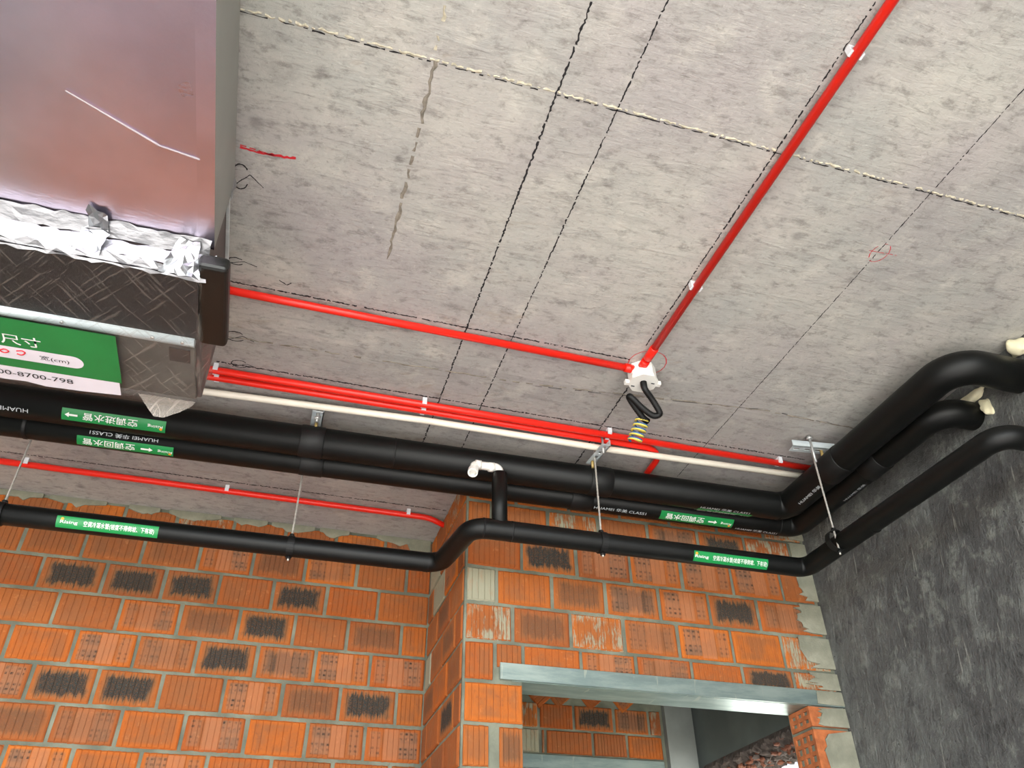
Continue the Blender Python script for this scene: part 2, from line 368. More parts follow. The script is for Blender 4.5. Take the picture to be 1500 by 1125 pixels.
# ================================================================= the room
struct('floor', MB().box((-6, -2.6, FLOOR-0.2), (XR+0.2, 3.6, FLOOR)), M['floor'])
ground = MB().box((-60, -60, FLOOR-3.4), (60, 60, FLOOR-3.2)).build('ground', M['ground']); ground['kind'] = 'structure'
ceiling = struct('ceiling', MB().box((-6, -2.6, CEIL), (XR+0.2, 3.6, CEIL+0.18)), M['ceil'], 'grey board-marked concrete ceiling slab')
wall_right = struct('wall_right', MB().box((XR, -2.6, FLOOR), (XR+0.2, YB+0.12, CEIL)), M['plaster'], 'dark grey trowelled cement wall')
wall_left = struct('wall_left', MB().box((-6.2, -2.6, FLOOR), (-6, 3.6, CEIL)), M['plaster'])
wall_back = struct('wall_back', MB().box((-6, YA, FLOOR), (XP+0.2, YA+0.15, CEIL)), M['mortar'], 'red brick rear wall')
DX0, DX1, LZ0, LZ1 = 0.731, 1.70, 0.742, 0.79
mb = MB().box((XP, YB, FLOOR), (DX0, YB+0.12, LZ0)).box((XP, YB, LZ0), (XR, YB+0.12, CEIL)).box((DX1+0.002, YB+0.004, FLOOR), (XR, YB+0.12, LZ0))
mb.box((XP, YB+0.12, FLOOR), (XP+0.12, YA, CEIL))
wall_front = struct('wall_pier', mb, M['mortar'], 'red brick wall over the doorway')

# unit bricks: x width, y depth (front at -0.5), z height, with shallow vertical grooves
def unit_brick(seed, ng=9):
    rnd = random.Random(seed); xs = [-0.5, -0.47]; dep = [0.0, -1.0]
    for i in range(ng):
        x = -0.44 + 0.88*(i+0.5)/ng + rnd.uniform(-.008, .008)
        xs += [x-0.014, x, x+0.014]; dep += [-1.0, -0.80, -1.0]
    xs += [0.47, 0.5]; dep += [-1.0, 0.0]
    for i in (0, -1): dep[i] = -0.62
    vs_, fs = [], []; nx = len(xs); zs = [(-0.5, -0.62), (-0.465, None), (0.465, None), (0.5, -0.62)]
    for zi, (zv, dd) in enumerate(zs):
        for i in range(nx):
            y = dep[i] if dd is None else max(dep[i], dd)
            vs_.append((xs[i] + (rnd.uniform(-.006, .006) if i in (0, nx-1) else 0), y*0.5, zv + (rnd.uniform(-.012, .012) if zi in (0, 3) else 0)))
    for zi in range(3):
        for i in range(nx-1):
            a = zi*nx+i; fs.append((a, a+1, a+nx+1, a+nx))
    b0 = len(vs_); vs_ += [(-0.5, 0.5, -0.5), (0.5, 0.5, -0.5), (0.5, 0.5, 0.5), (-0.5, 0.5, 0.5)]
    fs.append(tuple([nx-1-i for i in range(nx)] + [b0, b0+1]))
    fs.append(tuple([3*nx+i for i in range(nx)] + [b0+2, b0+3]))
    fs.append((0, nx, 2*nx, 3*nx, b0+3, b0)); fs.append((nx-1, b0+1, b0+2, 4*nx-1, 3*nx-1, 2*nx-1))
    fs.append((b0+1, b0, b0+3, b0+2))
    me = bpy.data.meshes.new('brick'); me.from_pydata(vs_, [], fs); me.materials.append(M['brick']); me.update()
    bm = bmesh.new(); bm.from_mesh(me); bmesh.ops.recalc_face_normals(bm, faces=bm.faces[:]); bm.to_mesh(me); bm.free()
    return me
BR = [unit_brick(s, 9) for s in (1, 2, 3)] + [unit_brick(4, 7)]
HALF = [unit_brick(11, 4), unit_brick(12, 5)]
KIND = {'o': (0, 0, 0, 1), 'r': (0.18, 0, 0, 0.35), 'b': (1.0, 0, 0, 0.6), 'B': (1.0, 0, 0, 0.3), 't': (0.42, 0.0, 0, 0.5), 'h': (0, 1.0, 0, 0.8), 'g': (0.25, 0.6, 0, 0.9),
        'c': (0, 0, 0.95, 0.7), 's': (0.1, 0, 0.22, 0.8), 'x': (0.75, 0.7, 0, 0.7)}
J = 0.012
def brick(parent, a0, a1, z0, z1, plane, face, kind, tilt=0.0):
    """face 'y': a is x and the front looks to -y; face 'x': a is y and the front looks to -x"""
    wdt = a1-a0; me = random.choice(HALF if wdt < 0.12 else BR)
    o = bpy.data.objects.new('brick', me); C.objects.link(o); o.parent = parent
    proud = 0.006 + random.uniform(-0.002, 0.002); d = 0.02
    o.scale = (wdt, d, z1-z0); mid = (a0+a1)/2 + random.uniform(-.001, .001); zc = (z0+z1)/2 + random.uniform(-.001, .001)
    if face == 'y':
        o.location = (mid, plane-proud+d/2, zc+EYE); o.rotation_euler = (random.uniform(-.02, .02), tilt+random.uniform(-.006, .006), 0)
    else:
        o.location = (plane-proud+d/2, mid, zc+EYE); o.rotation_euler = (0, 0, -math.pi/2)
    if face == 'x': o.rotation_euler = (0, 0, math.radians(-90))
    o.location -= wloc(parent); kc = list(KIND[kind])
    if kind in 'ohg': kc[3] = random.choice((1.0, 1.0, .8, .6, .4))
    o.color = kc; return o
def course_z(k): return 0.9705 + 0.1185*k
def course(parent, k, joints, kinds, plane, face='y', zlo=None, zhi=None):
    z0 = course_z(k) + J/2; z1 = course_z(k+1) - J/2
    if zlo is not None: z0 = max(z0, zlo)
    if zhi is not None: z1 = min(z1, zhi)
    for i in range(len(joints)-1):
        a, b = joints[i]+J/2, joints[i+1]-J/2
        brick(parent, a, b, z0, z1, plane, face, kinds[i % len(kinds)])
def lead(js, n=5, p=0.19):           # carry a course on to the left beyond the measured joints
    return [js[0]-p*i for i in range(n, 0, -1)] + js
RE = XP-0.002
rowsA = {3: ([-.966, -.777, -.578, -.40, -.20, -.013, .174, .362], 'oogso' + 'ooosooog'),
         2: ([-.868, -.675, -.484, -.295, -.11, .077, .266, .453], 'oogro' + 'rrrhtgoo'),
         1: ([-.78, -.581, -.39, -.208, -.022, .167, .355], 'ogbro' + 'BBBoboo'),
         0: ([-.885, -.697, -.501, -.311, -.118, .071, .257, .451], 'oghto' + 'oogtbort'.replace('rt', 'to')),
         -1: ([-.80, -.608, -.419, -.23, -.037, .157, .348], 'oogho' + 'ohgbxhh'),
         -2: ([-.89, -.70, -.51, -.316, -.122, .066, .256, .45], 'orbho' + 'hbbohtbo'),
         -3: ([-.79, -.60, -.409, -.22, -.029, .162, .352], 'ooghr' + 'tgohohh'),
         -4: ([-.89, -.701, -.516, -.324, -.129, .065, .258, .444], 'orohg' + 'ohohoror'),
         -5: ([-.80, -.61, -.42, -.23, -.04, .15, .34], 'ogboh')}
for k, (js, ks) in rowsA.items():
    course(wall_back, k, lead(js)+[RE], ks, YA, zhi=CEIL-0.012 if k == 3 else None)
for k in range(-21, -5):
    o_ = 0.0 if k % 2 else 0.095
    course(wall_back, k, [-1.56+o_+.19*i for i in range(11 if o_ == 0 else 10)]+[.43+o_*.6]+[RE], random.sample('oooghtrbooht', 12), YA)
    course(wall_front, k, [XP+.001, DX0+.004] if k % 2 else [XP+.001, .645, DX0+.004], 'ogt', YB)
    course(wall_front, k, [YB+.006, YB+.185, YB+.375, YA-.004] if k % 2 == 0 else [YB+.006, YB+.09, YB+.28, YB+.465, YA-.004], 'otor', XP, 'x')
# pier flank, facing left
for k in range(-5, 4):
    js = [YB+0.006, YB+0.185, YB+0.375, YA-0.004] if k % 2 == 0 else [YB+0.006, YB+0.09, YB+0.28, YB+0.465, YA-0.004]
    course(wall_front, k, js, {0: 'oto', 1: 'ogcr', 2: 'ooc', 3: 'osoo', -1: 'otrc', -2: 'rot', -3: 'obor', -4: 'oro', -5: 'obro'}[k], XP, 'x', zhi=CEIL-0.012 if k == 3 else None)
E0 = XP+0.001; EW = XR-0.008
rowsB = {3: ([E0, .72, .91, 1.10, 1.29, 1.48, 1.67, EW], 'ogotros'),
         2: ([E0, .635, .832, 1.016, 1.201, 1.394, 1.581, 1.767, EW], 'oosoxbst'.replace('t', 'c')),
         1: ([E0, .737, .927, 1.12, 1.31, 1.503, 1.70, EW], 'obhhhho'),
         0: ([E0, .653, .837, 1.021, 1.212, 1.396, 1.583, EW], 'cotxhbg'),
         -1: ([E0, .703, .893, 1.074, 1.264, 1.459, 1.649, EW], 'stsghos')}
for k, (js, ks) in rowsB.items():
    course(wall_front, k, js, ks, YB, zhi=CEIL-0.012 if k == 3 else None)
course(wall_front, -2, [E0, .647], 'o', YB)
course(wall_front, -2, [.647, .735, .922, 1.106, 1.298, 1.48, 1.667, EW], 'oohgobs', YB, zlo=LZ1-0.012)
course(wall_front, -3, [E0, DX0+0.004], 'o', YB); course(wall_front, -4, [E0, .636], 'o', YB); course(wall_front, -4, [.655, DX0+0.004], 't', YB)
course(wall_front, -5, [E0, DX0+0.004], 'o', YB)

# cement smeared over the ends of the bricks by the right wall
def splat(parent, name, pts, plane, th, mat, face='y'):
    bm = bmesh.new(); n = len(pts)
    f0 = [bm.verts.new((x, plane-th*random.uniform(.6, 1.1), z) if face == 'y' else (plane-th, x, z)) for x, z in pts]
    f1 = [bm.verts.new((x, plane+0.004, z) if face == 'y' else (plane+0.004, x, z)) for x, z in pts]
    bm.faces.new(f0); 
    for i in range(n): bm.faces.new((f0[i], f1[i], f1[(i+1) % n], f0[(i+1) % n]))
    bmesh.ops.triangulate(bm, faces=bm.faces[:1])
    o = MB(); o.bm.free(); o.bm = bm; return o.build(name, mat, parent)
for k in range(-2, 4):
    z0, z1 = course_z(k)+0.012, course_z(k+1)-0.004
    if k == -2: z0 = LZ1+0.004
    if k == 3: z1 = CEIL-0.01
    wd = {3: .05, 2: .06, 1: .05, 0: .075, -1: .085, -2: .09}[k]
    left = [(EW-wd*random.uniform(.55, 1.35), z0+(z1-z0)*i/14) for i in range(15)]
    splat(wall_front, 'mortar_smear', left + [(XR-0.001, z1), (XR-0.001, z0)], YB-0.006, 0.006, M['cement'])
# blobs of mortar squeezed against the slab
for x in [-.93+i*0.19+random.uniform(-.05, .05) for i in range(8)]:
    wd = random.uniform(.05, .10); n = 9
    pts = [(x-wd+2*wd*t, CEIL-0.012-random.uniform(.004, .022)*math.sin(math.pi*t)-0.004) for t in [i/(n-1) for i in range(n)]]
    splat(wall_back, 'mortar_smear', pts+[(x+wd, CEIL-0.001), (x-wd, CEIL-0.001)], YA-0.006, 0.005, M['cement'])
pts = [(RE-0.10, CEIL-.03), (RE-0.08, CEIL-.07), (RE-.05, CEIL-.095), (RE-.01, CEIL-.10), (RE-.01, CEIL-.001), (RE-.08, CEIL-.001)]
splat(wall_back, 'mortar_smear', pts, YA-0.006, 0.006, M['cement'])

# steel lintel (an angle: upright leaf and flat leaf)
li = thing('steel_lintel', ((.661+XR)/2, YB, LZ0), 'pale zinc steel lintel across the top of the brick doorway', 'lintel')
MB().box((.661, YB-0.012, LZ0-0.001), (XR-0.002, YB-0.002, LZ1), 0.0012, 1).build('front_leaf', M['lintel'], li)
MB().box((.70, YB-0.002, LZ0-0.002), (XR-0.002, YB+0.115, LZ0+0.0), 0).build('bottom_leaf', M['lintel'], li)
pts = [(XR-.105, LZ0+.004), (XR-.09, LZ0+.02), (XR-.10, LZ0+.045), (XR-.003, LZ0+.046), (XR-.003, LZ0+.002)]
splat(li, 'cement_smear', pts, YB-0.012, 0.003, M['cement'])
# right jamb: two cored bricks set on end, holes to the doorway
def cored(name, z0, z1, rows, parent, x0):
    t = 0.115; y0 = YB-0.006; mb = MB(); cols = 3; bm = mb.bm; mg = 0.012
    ys = [y0]; zs = [z0]; hw = (t-mg*(cols+1))/cols; hh = ((z1-z0)-mg*(rows+1))/rows
    for i in range(cols): ys += [y0+mg+i*(hw+mg), y0+mg+i*(hw+mg)+hw]
    ys.append(y0+t)
    for i in range(rows): zs += [z0+mg+i*(hh+mg), z0+mg+i*(hh+mg)+hh]
    zs.append(z1)
    g = [[bm.verts.new((x0+random.uniform(-.001, .001), y, z)) for z in zs] for y in ys]
    for i in range(len(ys)-1):
        for j in range(len(zs)-1):
            q = [g[i][j], g[i+1][j], g[i+1][j+1], g[i][j+1]]
            if i % 2 == 1 and j % 2 == 1:
                d = [bm.verts.new((v.co.x+0.04, v.co.y, v.co.z)) for v in q]; bm.faces.new(d)
                for k in range(4): bm.faces.new((q[k], q[(k+1) % 4], d[(k+1) % 4], d[k]))
            else: bm.faces.new(q)
    mb.poly([(x0, y0, z0), (XR-.004, y0, z0), (XR-.004, y0, z1), (x0, y0, z1)], [(0, 1, 2, 3)])
    mb.poly([(x0, y0, z0), (XR-.004, y0, z0), (XR-.004, y0+t, z0), (x0, y0+t, z0)], [(0, 1, 2, 3)])
    mb.poly([(x0, y0, z1), (XR-.004, y0, z1), (XR-.004, y0+t, z1), (x0, y0+t, z1)], [(0, 1, 2, 3)])
    o = mb.build('brick', M['jamb'], parent); return o
M['jamb'] = plain('cored_brick_clay', (176, 100, 56), 0.92, 0, 0.25, 40, 0.3)
for z0, z1, rows in ((0.678, 0.738, 2), (0.47, 0.668, 6), (0.26, 0.458, 6)):
    cored('brick', z0, z1, rows, wall_front, DX1-0.004)
    left = [(DX1+.032+random.uniform(-.014, .016), z0+(z1-z0)*(i+.2)/12) for i in range(12)]
    splat(wall_front, 'mortar_smear', left+[(XR-.001, z1), (XR-.001, z0)], YB-0.006, 0.005, M['cement'])

# ---------------------------------------------------------------- what shows through the doorway
wall_inner = struct('wall_inner', MB().box((0.67, 3.2, FLOOR), (1.62, 3.35, CEIL)), M['mortar'], 'brick wall deep inside the doorway')
def inner_row(z0, z1, js, ks):
    for i in range(len(js)-1): brick(wall_inner, js[i]+.006, js[i+1]-.006, z0+.005, z1-.005, 3.2, 'y', ks[i % len(ks)])
inner_row(.846, .948, [.70, .88, 1.075, 1.225, 1.40, 1.555, 1.612], 'osobxs')
inner_row(.752, .846, [.62+.1, .9, 1.08, 1.10, 1.30, 1.45, 1.612], 'ocsooo')
inner_row(.60, .698, [.70, .9, 1.1, 1.3, 1.5, 1.612], 'oooro')
for i, x in enumerate((.80, .93, 1.06, 1.19, 1.33, 1.47)):          # top course laid on the slant
    brick(wall_inner, x-.075, x+.075, .965, 1.05, 3.2, 'y', 'ogor'[i % 4], tilt=math.radians(48 if i < 3 else -40))
il = thing('steel_lintel', (1.15, 3.2, .70), 'grey steel bar along the bottom of the inner brick wall', 'lintel')
MB().box((.72, 3.185, .700), (1.60, 3.198, .748), 0.001, 1).build('front_leaf', M['lintel'], il)
MB().box((.72, 3.185, .698), (1.60, 3.32, .700)).build('bottom_leaf', M['lintel'], il)
struct('wall_column', MB().box((1.62, 3.17, FLOOR), (1.745, 3.35, CEIL)), M['innergrey'], 'grey concrete column behind the doorway')
HZ = 0.715                                                           # ragged hole knocked through the side wall
mb = MB().box((1.765, YB+.12, HZ), (1.93, 3.35, CEIL)).box((1.765, 3.16, FLOOR), (1.93, 3.35, HZ)).box((1.765, YB+.12, FLOOR), (1.93, 3.35, -0.2))
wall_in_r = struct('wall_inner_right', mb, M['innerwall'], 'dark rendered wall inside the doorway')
struct('wall_inner_light_block', MB().box((XP+.12, YA+.15, FLOOR), (0.67+.002, 3.35, CEIL)), M['innerwall'])  # unseen side wall, added to keep the inner room dark
# broken masonry along the hole
M['frag'] = plain('broken_clay', (104, 62, 44), .95, 0, .35, 40, .5); M['frag2'] = plain('broken_mortar', (74, 64, 58), .95, 0, .3, 40, .5)
mb = MB(); g = []; nu, nv = 110, 16
for i in range(nu+1):
    y = YB+.12 + (3.165-YB-.12)*i/nu; row = []
    for j in range(nv+1):
        u = j/nv; row.append(mb.bm.verts.new((1.750+.185*u+random.uniform(-.003, .003), y+random.uniform(-.002, .002), HZ + .03*(1-u)**3 - .030 + random.uniform(-.008, .008) + .007*math.sin(i*.5)*math.sin(j*.8+i*.1))))
    g.append(row)
for i in range(nu):
    for j in range(nv): mb.bm.faces.new((g[i][j], g[i+1][j], g[i+1][j+1], g[i][j+1]))
for i in range(nu): mb.bm.faces.new((g[i][0], g[i+1][0], mb.bm.verts.new((1.764, g[i+1][0].co.y, HZ+.022)), mb.bm.verts.new((1.764, g[i][0].co.y, HZ+.022))))
mb.build('broken_edge', M['frag2'], wall_in_r)
for i in range(170):
    y = YB+.14 + random.random()*(3.16-YB-.16); x = random.uniform(1.757, 1.925); z = HZ - .026 + random.uniform(-.008, .006)
    if x < 1.785: z = HZ + random.uniform(-.025, .012)
    bm = bmesh.new(); bmesh.ops.create_icosphere(bm, subdivisions=1, radius=1)
    sx, sy, sz = random.uniform(.006, .016), random.uniform(.008, .022), random.uniform(.006, .013)
    for v in bm.verts: v.co = Vector((v.co.x*sx, v.co.y*sy, v.co.z*sz))*random.uniform(.6, 1.25)
    mb = MB(); mb.add(bm, Matrix.Translation((x, y, z)) @ Matrix.Rotation(random.uniform(0, 3), 4, 'Z'))
    mb.build('brick_fragment', M['frag'] if random.random() < .62 else M['frag2'], wall_in_r)
so_ = MB().box((2.2, 1.5, 0.95), (6.5, 7.5, 1.1)).build('soffit', M['soffit']); so_['kind'] = 'structure'; so_['label'] = 'pale lavender soffit outside the hole'

# ---------------------------------------------------------------- marks and seams on the slab
def strip(parent, name, pts, wid, mat, z=CEIL-0.0006, jag=0.5, step=0.012, gap=0.0, thick=0.0):
    """a flat, slightly ragged line on the underside of the slab"""
    mb = MB(); bm = mb.bm
    for a, b in zip(pts, pts[1:]):
        a, b = Vector(a), Vector(b); L = (b-a).length; n = max(1, int(L/step)); d = (b-a)/L; nn = Vector((-d.y, d.x)); prev = None
        for i in range(n+1):
            p = a + d*L*i/n; w1 = wid*(1+random.uniform(-jag, jag))/2; w2 = wid*(1+random.uniform(-jag, jag))/2
            off = nn*random.uniform(-jag, jag)*wid*0.4
            zz = z - (thick*random.uniform(.3, 1) if thick else 0)
            cur = [bm.verts.new((*(p+off+nn*w1), CEIL-0.0003 if thick else z)), bm.verts.new((*(p+off), zz)), bm.verts.new((*(p+off-nn*w2), CEIL-0.0003 if thick else z))]
            if prev and random.random() > gap:
                bm.faces.new((prev[0], cur[0], cur[1], prev[1])); bm.faces.new((prev[1], cur[1], cur[2], prev[2]))
            prev = cur
    bmesh.ops.delete(bm, geom=[v for v in bm.verts if not v.link_faces], context='VERTS')
    return mb.build(name, mat, parent)
strip(ceiling, 'seam_ridge', [(-2.5, .857), (1.83, .857)], .0045, M['seam'], jag=.95, step=.006, gap=.25, thick=.002)
strip(ceiling, 'seam_crack', [(-2.5, .862), (1.83, .862)], .0024, M['ink'], jag=.9, step=.008, gap=.35)
strip(ceiling, 'seam_ridge', [(.113, -1.5), (.113, .857)], .005, M['seam'], jag=.9, step=.010, gap=.45, thick=.0015)
strip(ceiling, 'seam_ridge', [(.118, .857), (.118, 1.40)], .006, M['seamgrey'], jag=.9, step=.012, gap=.12, thick=.002)
strip(ceiling, 'seam_ridge', [(-1.5, 1.82), (-.25, 1.806), (.57, 1.786), (1.336, 1.714), (1.72, 1.725)], .005, M['seamgrey'], jag=.9, step=.02, gap=.3, thick=.0015)
strip(ceiling, 'seam_crack', [(.62, 1.79), (1.0, 1.75), (1.336, 1.711), (1.75, 1.728)], .003, M['inkgrey'], jag=.8, step=.02, gap=.3)
for (a, b, wd, mt, gp) in [((.364, -1.5), (.364, 2.3), .0038, 'ink', .10), ((.495, -1.5), (.493, 2.3), .0030, 'ink', .25), ((1.254, -1.5), (1.254, 2.15), .0020, 'ink', .15),
                           ((.887, 1.68), (.884, 2.3), .0042, 'ink', .1), ((-.3, 1.585), (.84, 1.598), .0038, 'ink', .25), ((-.3, 1.926), (1.62, 1.932), .0042, 'ink', .22),
                           ((-1.6, 2.60), (.54, 2.605), .0045, 'ink', .2), ((.858, -.8), (.858, 1.53), .0032, 'ink', .3), ((-.3, 1.995), (.25, 1.99), .003, 'inkgrey', .3)]:
    strip(ceiling, 'ink_line', [a, b], wd, M[mt], jag=.8, step=.0045, gap=gp*.5)
strip(ceiling, 'red_mark', [(-.235, 1.165), (-.20, 1.17), (-.12, 1.163)], .006, M['rprint'], jag=.5, step=.006)
strip(ceiling, 'red_mark', [(-.235, 1.160), (-.165, 1.168)], .0025, M['rprint'], jag=.5, step=.006, gap=.2)
def loop_pts(cx, cy, rx, ry, a0=0, a1=6.4, n=16): return [(cx+rx*math.cos(a0+(a1-a0)*i/n), cy+ry*math.sin(a0+(a1-a0)*i/n)) for i in range(n+1)]
strip(ceiling, 'red_circle_mark', loop_pts(1.26, 1.05, .022, .03), .0016, M['rprint'], jag=.4, step=.005, gap=.15)
strip(ceiling, 'red_circle_mark', [(1.23, 1.05), (1.31, 1.045)], .0014, M['rprint'], jag=.4, step=.005, gap=.2)
strip(ceiling, 'red_circle_mark', loop_pts(.893, 1.60, .055, .055), .0022, M['rprint'], jag=.4, step=.006, gap=.1)
for cx, cy, rx, ry in ((-.232, 1.245, .018, .035), (-.235, 1.51, .018, .012), (-.23, 1.80, .025, .02), (-.215, 1.92, .022, .016)):
    strip(ceiling, 'scribble', loop_pts(cx, cy, rx, ry, .5, 5.6), .0028, M['ink'], jag=.4, step=.004)
    strip(ceiling, 'scribble', [(cx-.02, cy+ry), (cx+.02, cy-.3*ry), (cx+.05, cy+ry*.5)], .0022, M['ink'], jag=.4, step=.004)
strip(ceiling, 'scribble', [(-.13, 1.548), (-.11, 1.56), (-.10, 1.55)], .0025, M['ink'], step=.004)

# ================================================================= pipework
def around(bm, x0, yc, zc, r, phi, flip=False, slope=0.0):
    """wrap flat glyphs (u along x, v up in view) round a pipe running along x; phi=0 faces the room, 90 faces down"""
    for v in bm.verts:
        u, t = (v.co.x, v.co.y) if not flip else (-v.co.x, -v.co.y)
        a = phi - t/r; x = x0+u
        v.co = Vector((x, yc + slope*(x-x0) - math.cos(a)*r, zc - math.sin(a)*r))
def glyphs(parent, name, body, x0, yc, zc, r, phi, wd, ht, mat, flip, bold=0.0, slope=0.0):
    bm = to_bm(text_mesh(body, 1.0, bold)); fit(bm, wd, ht)
    slices(bm, 1, [ht*(i/4-0.5) for i in range(1, 4)])
    around(bm, x0, yc, zc, r, phi, flip, slope); mb = MB(); mb.bm.free(); mb.bm = bm
    me = bpy.data.meshes.new(name); bm.to_mesh(me); bm.free(); return link(name, me, mat, parent)
def flat(parent, name, pts, x0, yc, zc, r, phi, mat, flip, slope=0.0):
    bm = bmesh.new(); bm.faces.new([bm.verts.new((x, y, 0)) for x, y in pts])
    ys = [p[1] for p in pts]; lo, hi = min(ys), max(ys)
    slices(bm, 1, [lo+(hi-lo)*i/8 for i in range(1, 8)])
    around(bm, x0, yc, zc, r, phi, flip, slope)
    me = bpy.data.meshes.new(name); bm.to_mesh(me); bm.free(); return link(name, me, mat, parent)
def arrow(s, hx): return [(-s, -.0028), (s*.35, -.0028), (s*.35, -.0075), (s, 0), (s*.35, .0075), (s*.35, .0028), (-s, .0028)] if hx > 0 else [(s, -.0028), (s, .0028), (-s*.35, .0028), (-s*.35, .0075), (-s, 0), (-s*.35, -.0075), (-s*.35, -.0028)]
def disc(cx, cy, rr, n=12): return [(cx+rr*math.cos(6.2832*i/n), cy+rr*math.sin(6.2832*i/n)) for i in range(n)]
def sticker(pipe, x0, yc, zc, r, phi, L, H, items, flip, label, slope=0.0):
    s = flat(pipe, 'label_sticker', [(-L/2, -H/2), (L/2, -H/2), (L/2, H/2), (-L/2, H/2)], x0, yc, zc, r+.0012, phi, M['green'], False, slope)
    s['label'] = label
    sg = -1 if flip else 1
    for it in items:
        if it[0] == 't':
            _, body, u, wd, ht, bold = it; du = sg*u
            glyphs(s, 'lettering', body, x0+du, yc+slope*du, zc, r+.0022, phi, wd, ht, M['wprint'], flip, bold, slope)
        elif it[0] == 'a':
            _, u, d = it; du = sg*u
            flat(s, 'arrow', arrow(.0165, d), x0+du, yc+slope*du, zc, r+.0022, phi, M['wprint'], flip, slope)
        else:
            _, u, v = it; du = sg*u
            flat(s, 'logo_dot', disc(0, v, .0042), x0+du, yc+slope*du, zc, r+.0024, phi, M['orange'], flip, slope)
    return s
def ring(parent, name, p, axis, r, L, mat, n=28):
    a = Vector(axis).normalized(); p = Vector(p); mb = MB()
    mb.tube([p-a*L/2, p-a*(L/2-.002), p+a*(L/2-.002), p+a*L/2], r, n, True, [r-.0015, r, r, r-.0015]); return mb.build(name, mat, parent)

# --- supply pipe (nearer the room) and return pipe (nearer the wall)
R1, R2, R3 = 0.047, 0.041, 0.030
Z1, Z2, X1P, X2P = 1.332, 1.320, 1.622, 1.718
S1 = (2.090-2.150)/(X1P+1.9)
def y1(x): return 2.090 + S1*(x-X1P)
P1 = rounded([(-1.9, y1(-1.9), Z1), (X1P, 2.090, Z1), (X1P, 1.265, Z1), (1.85, 1.265, Z1)], [.050, .080], 10)
p1 = thing('insulated_pipe', (0.3, 2.16, 1.32), 'thick black foam-insulated pipe nearest the ceiling, beside the pair of red conduits', 'pipe')
MB().tube(P1, R1, 32).build('pipe_run', M['rubber'], p1)
S2 = (2.180-2.240)/(X2P+1.9)
def y2(x): return 2.186 + S2*(x-X2P)
P2 = rounded([(-1.9, y2(-1.9), Z2), (X2P, 2.186, Z2), (X2P, 1.445, Z2), (1.85, 1.445, Z2)], [.046, .070], 10)
p2 = thing('insulated_pipe', (0.3, 2.22, 1.24), 'black foam-insulated pipe tucked below the thickest one, next to the brick', 'pipe')
MB().tube(P2, R2, 32).build('pipe_run', M['rubber'], p2)
for x, L in ((.018, .07), (.935, .075)):
    ring(p1, 'hanger_wrap', (x, y1(x), Z1), (1, S1, 0), R1+.0022, L, M['rubber2'])
for x, L in ((.03, .07), (.905, .075)):
    ring(p2, 'hanger_wrap', (x, y2(x), Z2), (1, S2, 0), R2+.0022, L, M['rubber2'])
ring(p1, 'hanger_wrap', (X1P, 1.80, Z1), (0, 1, 0), R1+.0022, .09, M['rubber2'])
ring(p2, 'hanger_wrap', (X2P, 1.74, Z2), (0, 1, 0), R2+.0022, .08, M['rubber2'])
for x in (.265,): ring(p1, 'joint_tape', (x, y1(x), Z1), (1, S1, 0), R1+.0012, .006, M['rubber2'])
for x in (-.77,): ring(p2, 'joint_tape', (x, y2(x), Z2), (1, S2, 0), R2+.0015, .012, M['rubber2'])
for x in (1.59,):
    ring(p1, 'joint_tape', (x, y1(x), Z1), (1, S1, 0), R1+.001, .006, M['rubber2']); ring(p2, 'joint_tape', (x+.05, y2(x+.05), Z2), (1, S2, 0), R2+.001, .006, M['rubber2'])
RAD = math.radians
CN = ('t', 'Rising', -.108, .040, .011, .008)
sticker(p1, -.523, y1(-.523), Z1, R1, RAD(52), .272, .036, [CN, ('d', -.124, .007), ('t', '空调进水管', .010, .142, .022, .009), ('a', .111, 1)], True, 'green sticker with white lettering and an arrow', S1)
sticker(p1, 1.385, y1(1.385), Z1, R1, RAD(112), .20, .034, [('t', 'Rising', -.078, .032, .010, .008), ('t', '空调进水管', .010, .108, .020, .009), ('a', .083, 1)], True, 'green sticker seen edge-on', S1)
sticker(p2, -.498, y2(-.498), Z2, R2, RAD(68), .262, .034, [CN, ('d', -.122, .007), ('a', -.058, -1), ('t', '空调回水管', .045, .140, .022, .009)], True, 'green sticker with white lettering and an arrow', S2)
sticker(p2, 1.318, y2(1.318), Z2, R2, RAD(62), .27, .036, [CN, ('d', -.122, .007), ('a', -.058, -1), ('t', '空调回水管', .045, .140, .022, .009)], True, 'green sticker with white lettering and an arrow', S2)
glyphs(p1, 'printed_lettering', 'HUAMEI', -.783, y1(-.783), Z1, R1+.001, RAD(60), .08, .012, M['gprint'], True, 0, S1)
glyphs(p2, 'printed_lettering', 'HUAMEI 华美 CLASS1', -.505, y2(-.505), Z2, R2+.001, RAD(28), .185, .013, M['gprint'], True, 0, S2)
glyphs(p1, 'printed_lettering', 'HUAMEI 华美 CLASS1', 1.38, y1(1.38), Z1, R1+.001, RAD(84), .18, .013, M['gprint'], False, 0, S1)
glyphs(p2, 'printed_lettering', 'HUAMEI 华美 CLASS1', 1.04, y2(1.04), Z2, R2+.001, RAD(66), .185, .013, M['gprint'], False, 0, S2)
glyphs(p2, 'printed_lettering', 'HUAMEI 华美 CLASS1', 1.55, y2(1.55), Z2, R2+.001, RAD(84), .16, .012, M['gprint'], False, 0, S2)
def glyphs_y(parent, body, y0, xc, zc, r, phi, wd, ht):      # lettering on a run along y; phi=0 faces -x, 90 faces down
    bm = to_bm(text_mesh(body, 1.0)); fit(bm, wd, ht); slices(bm, 1, [0])
    for v in bm.verts:
        a = phi - v.co.y/r; v.co = Vector((xc - math.cos(a)*r, y0 - v.co.x, zc - math.sin(a)*r))
    me = bpy.data.meshes.new('printed_lettering'); bm.to_mesh(me); bm.free(); return link('printed_lettering', me, M['gprint'], parent)
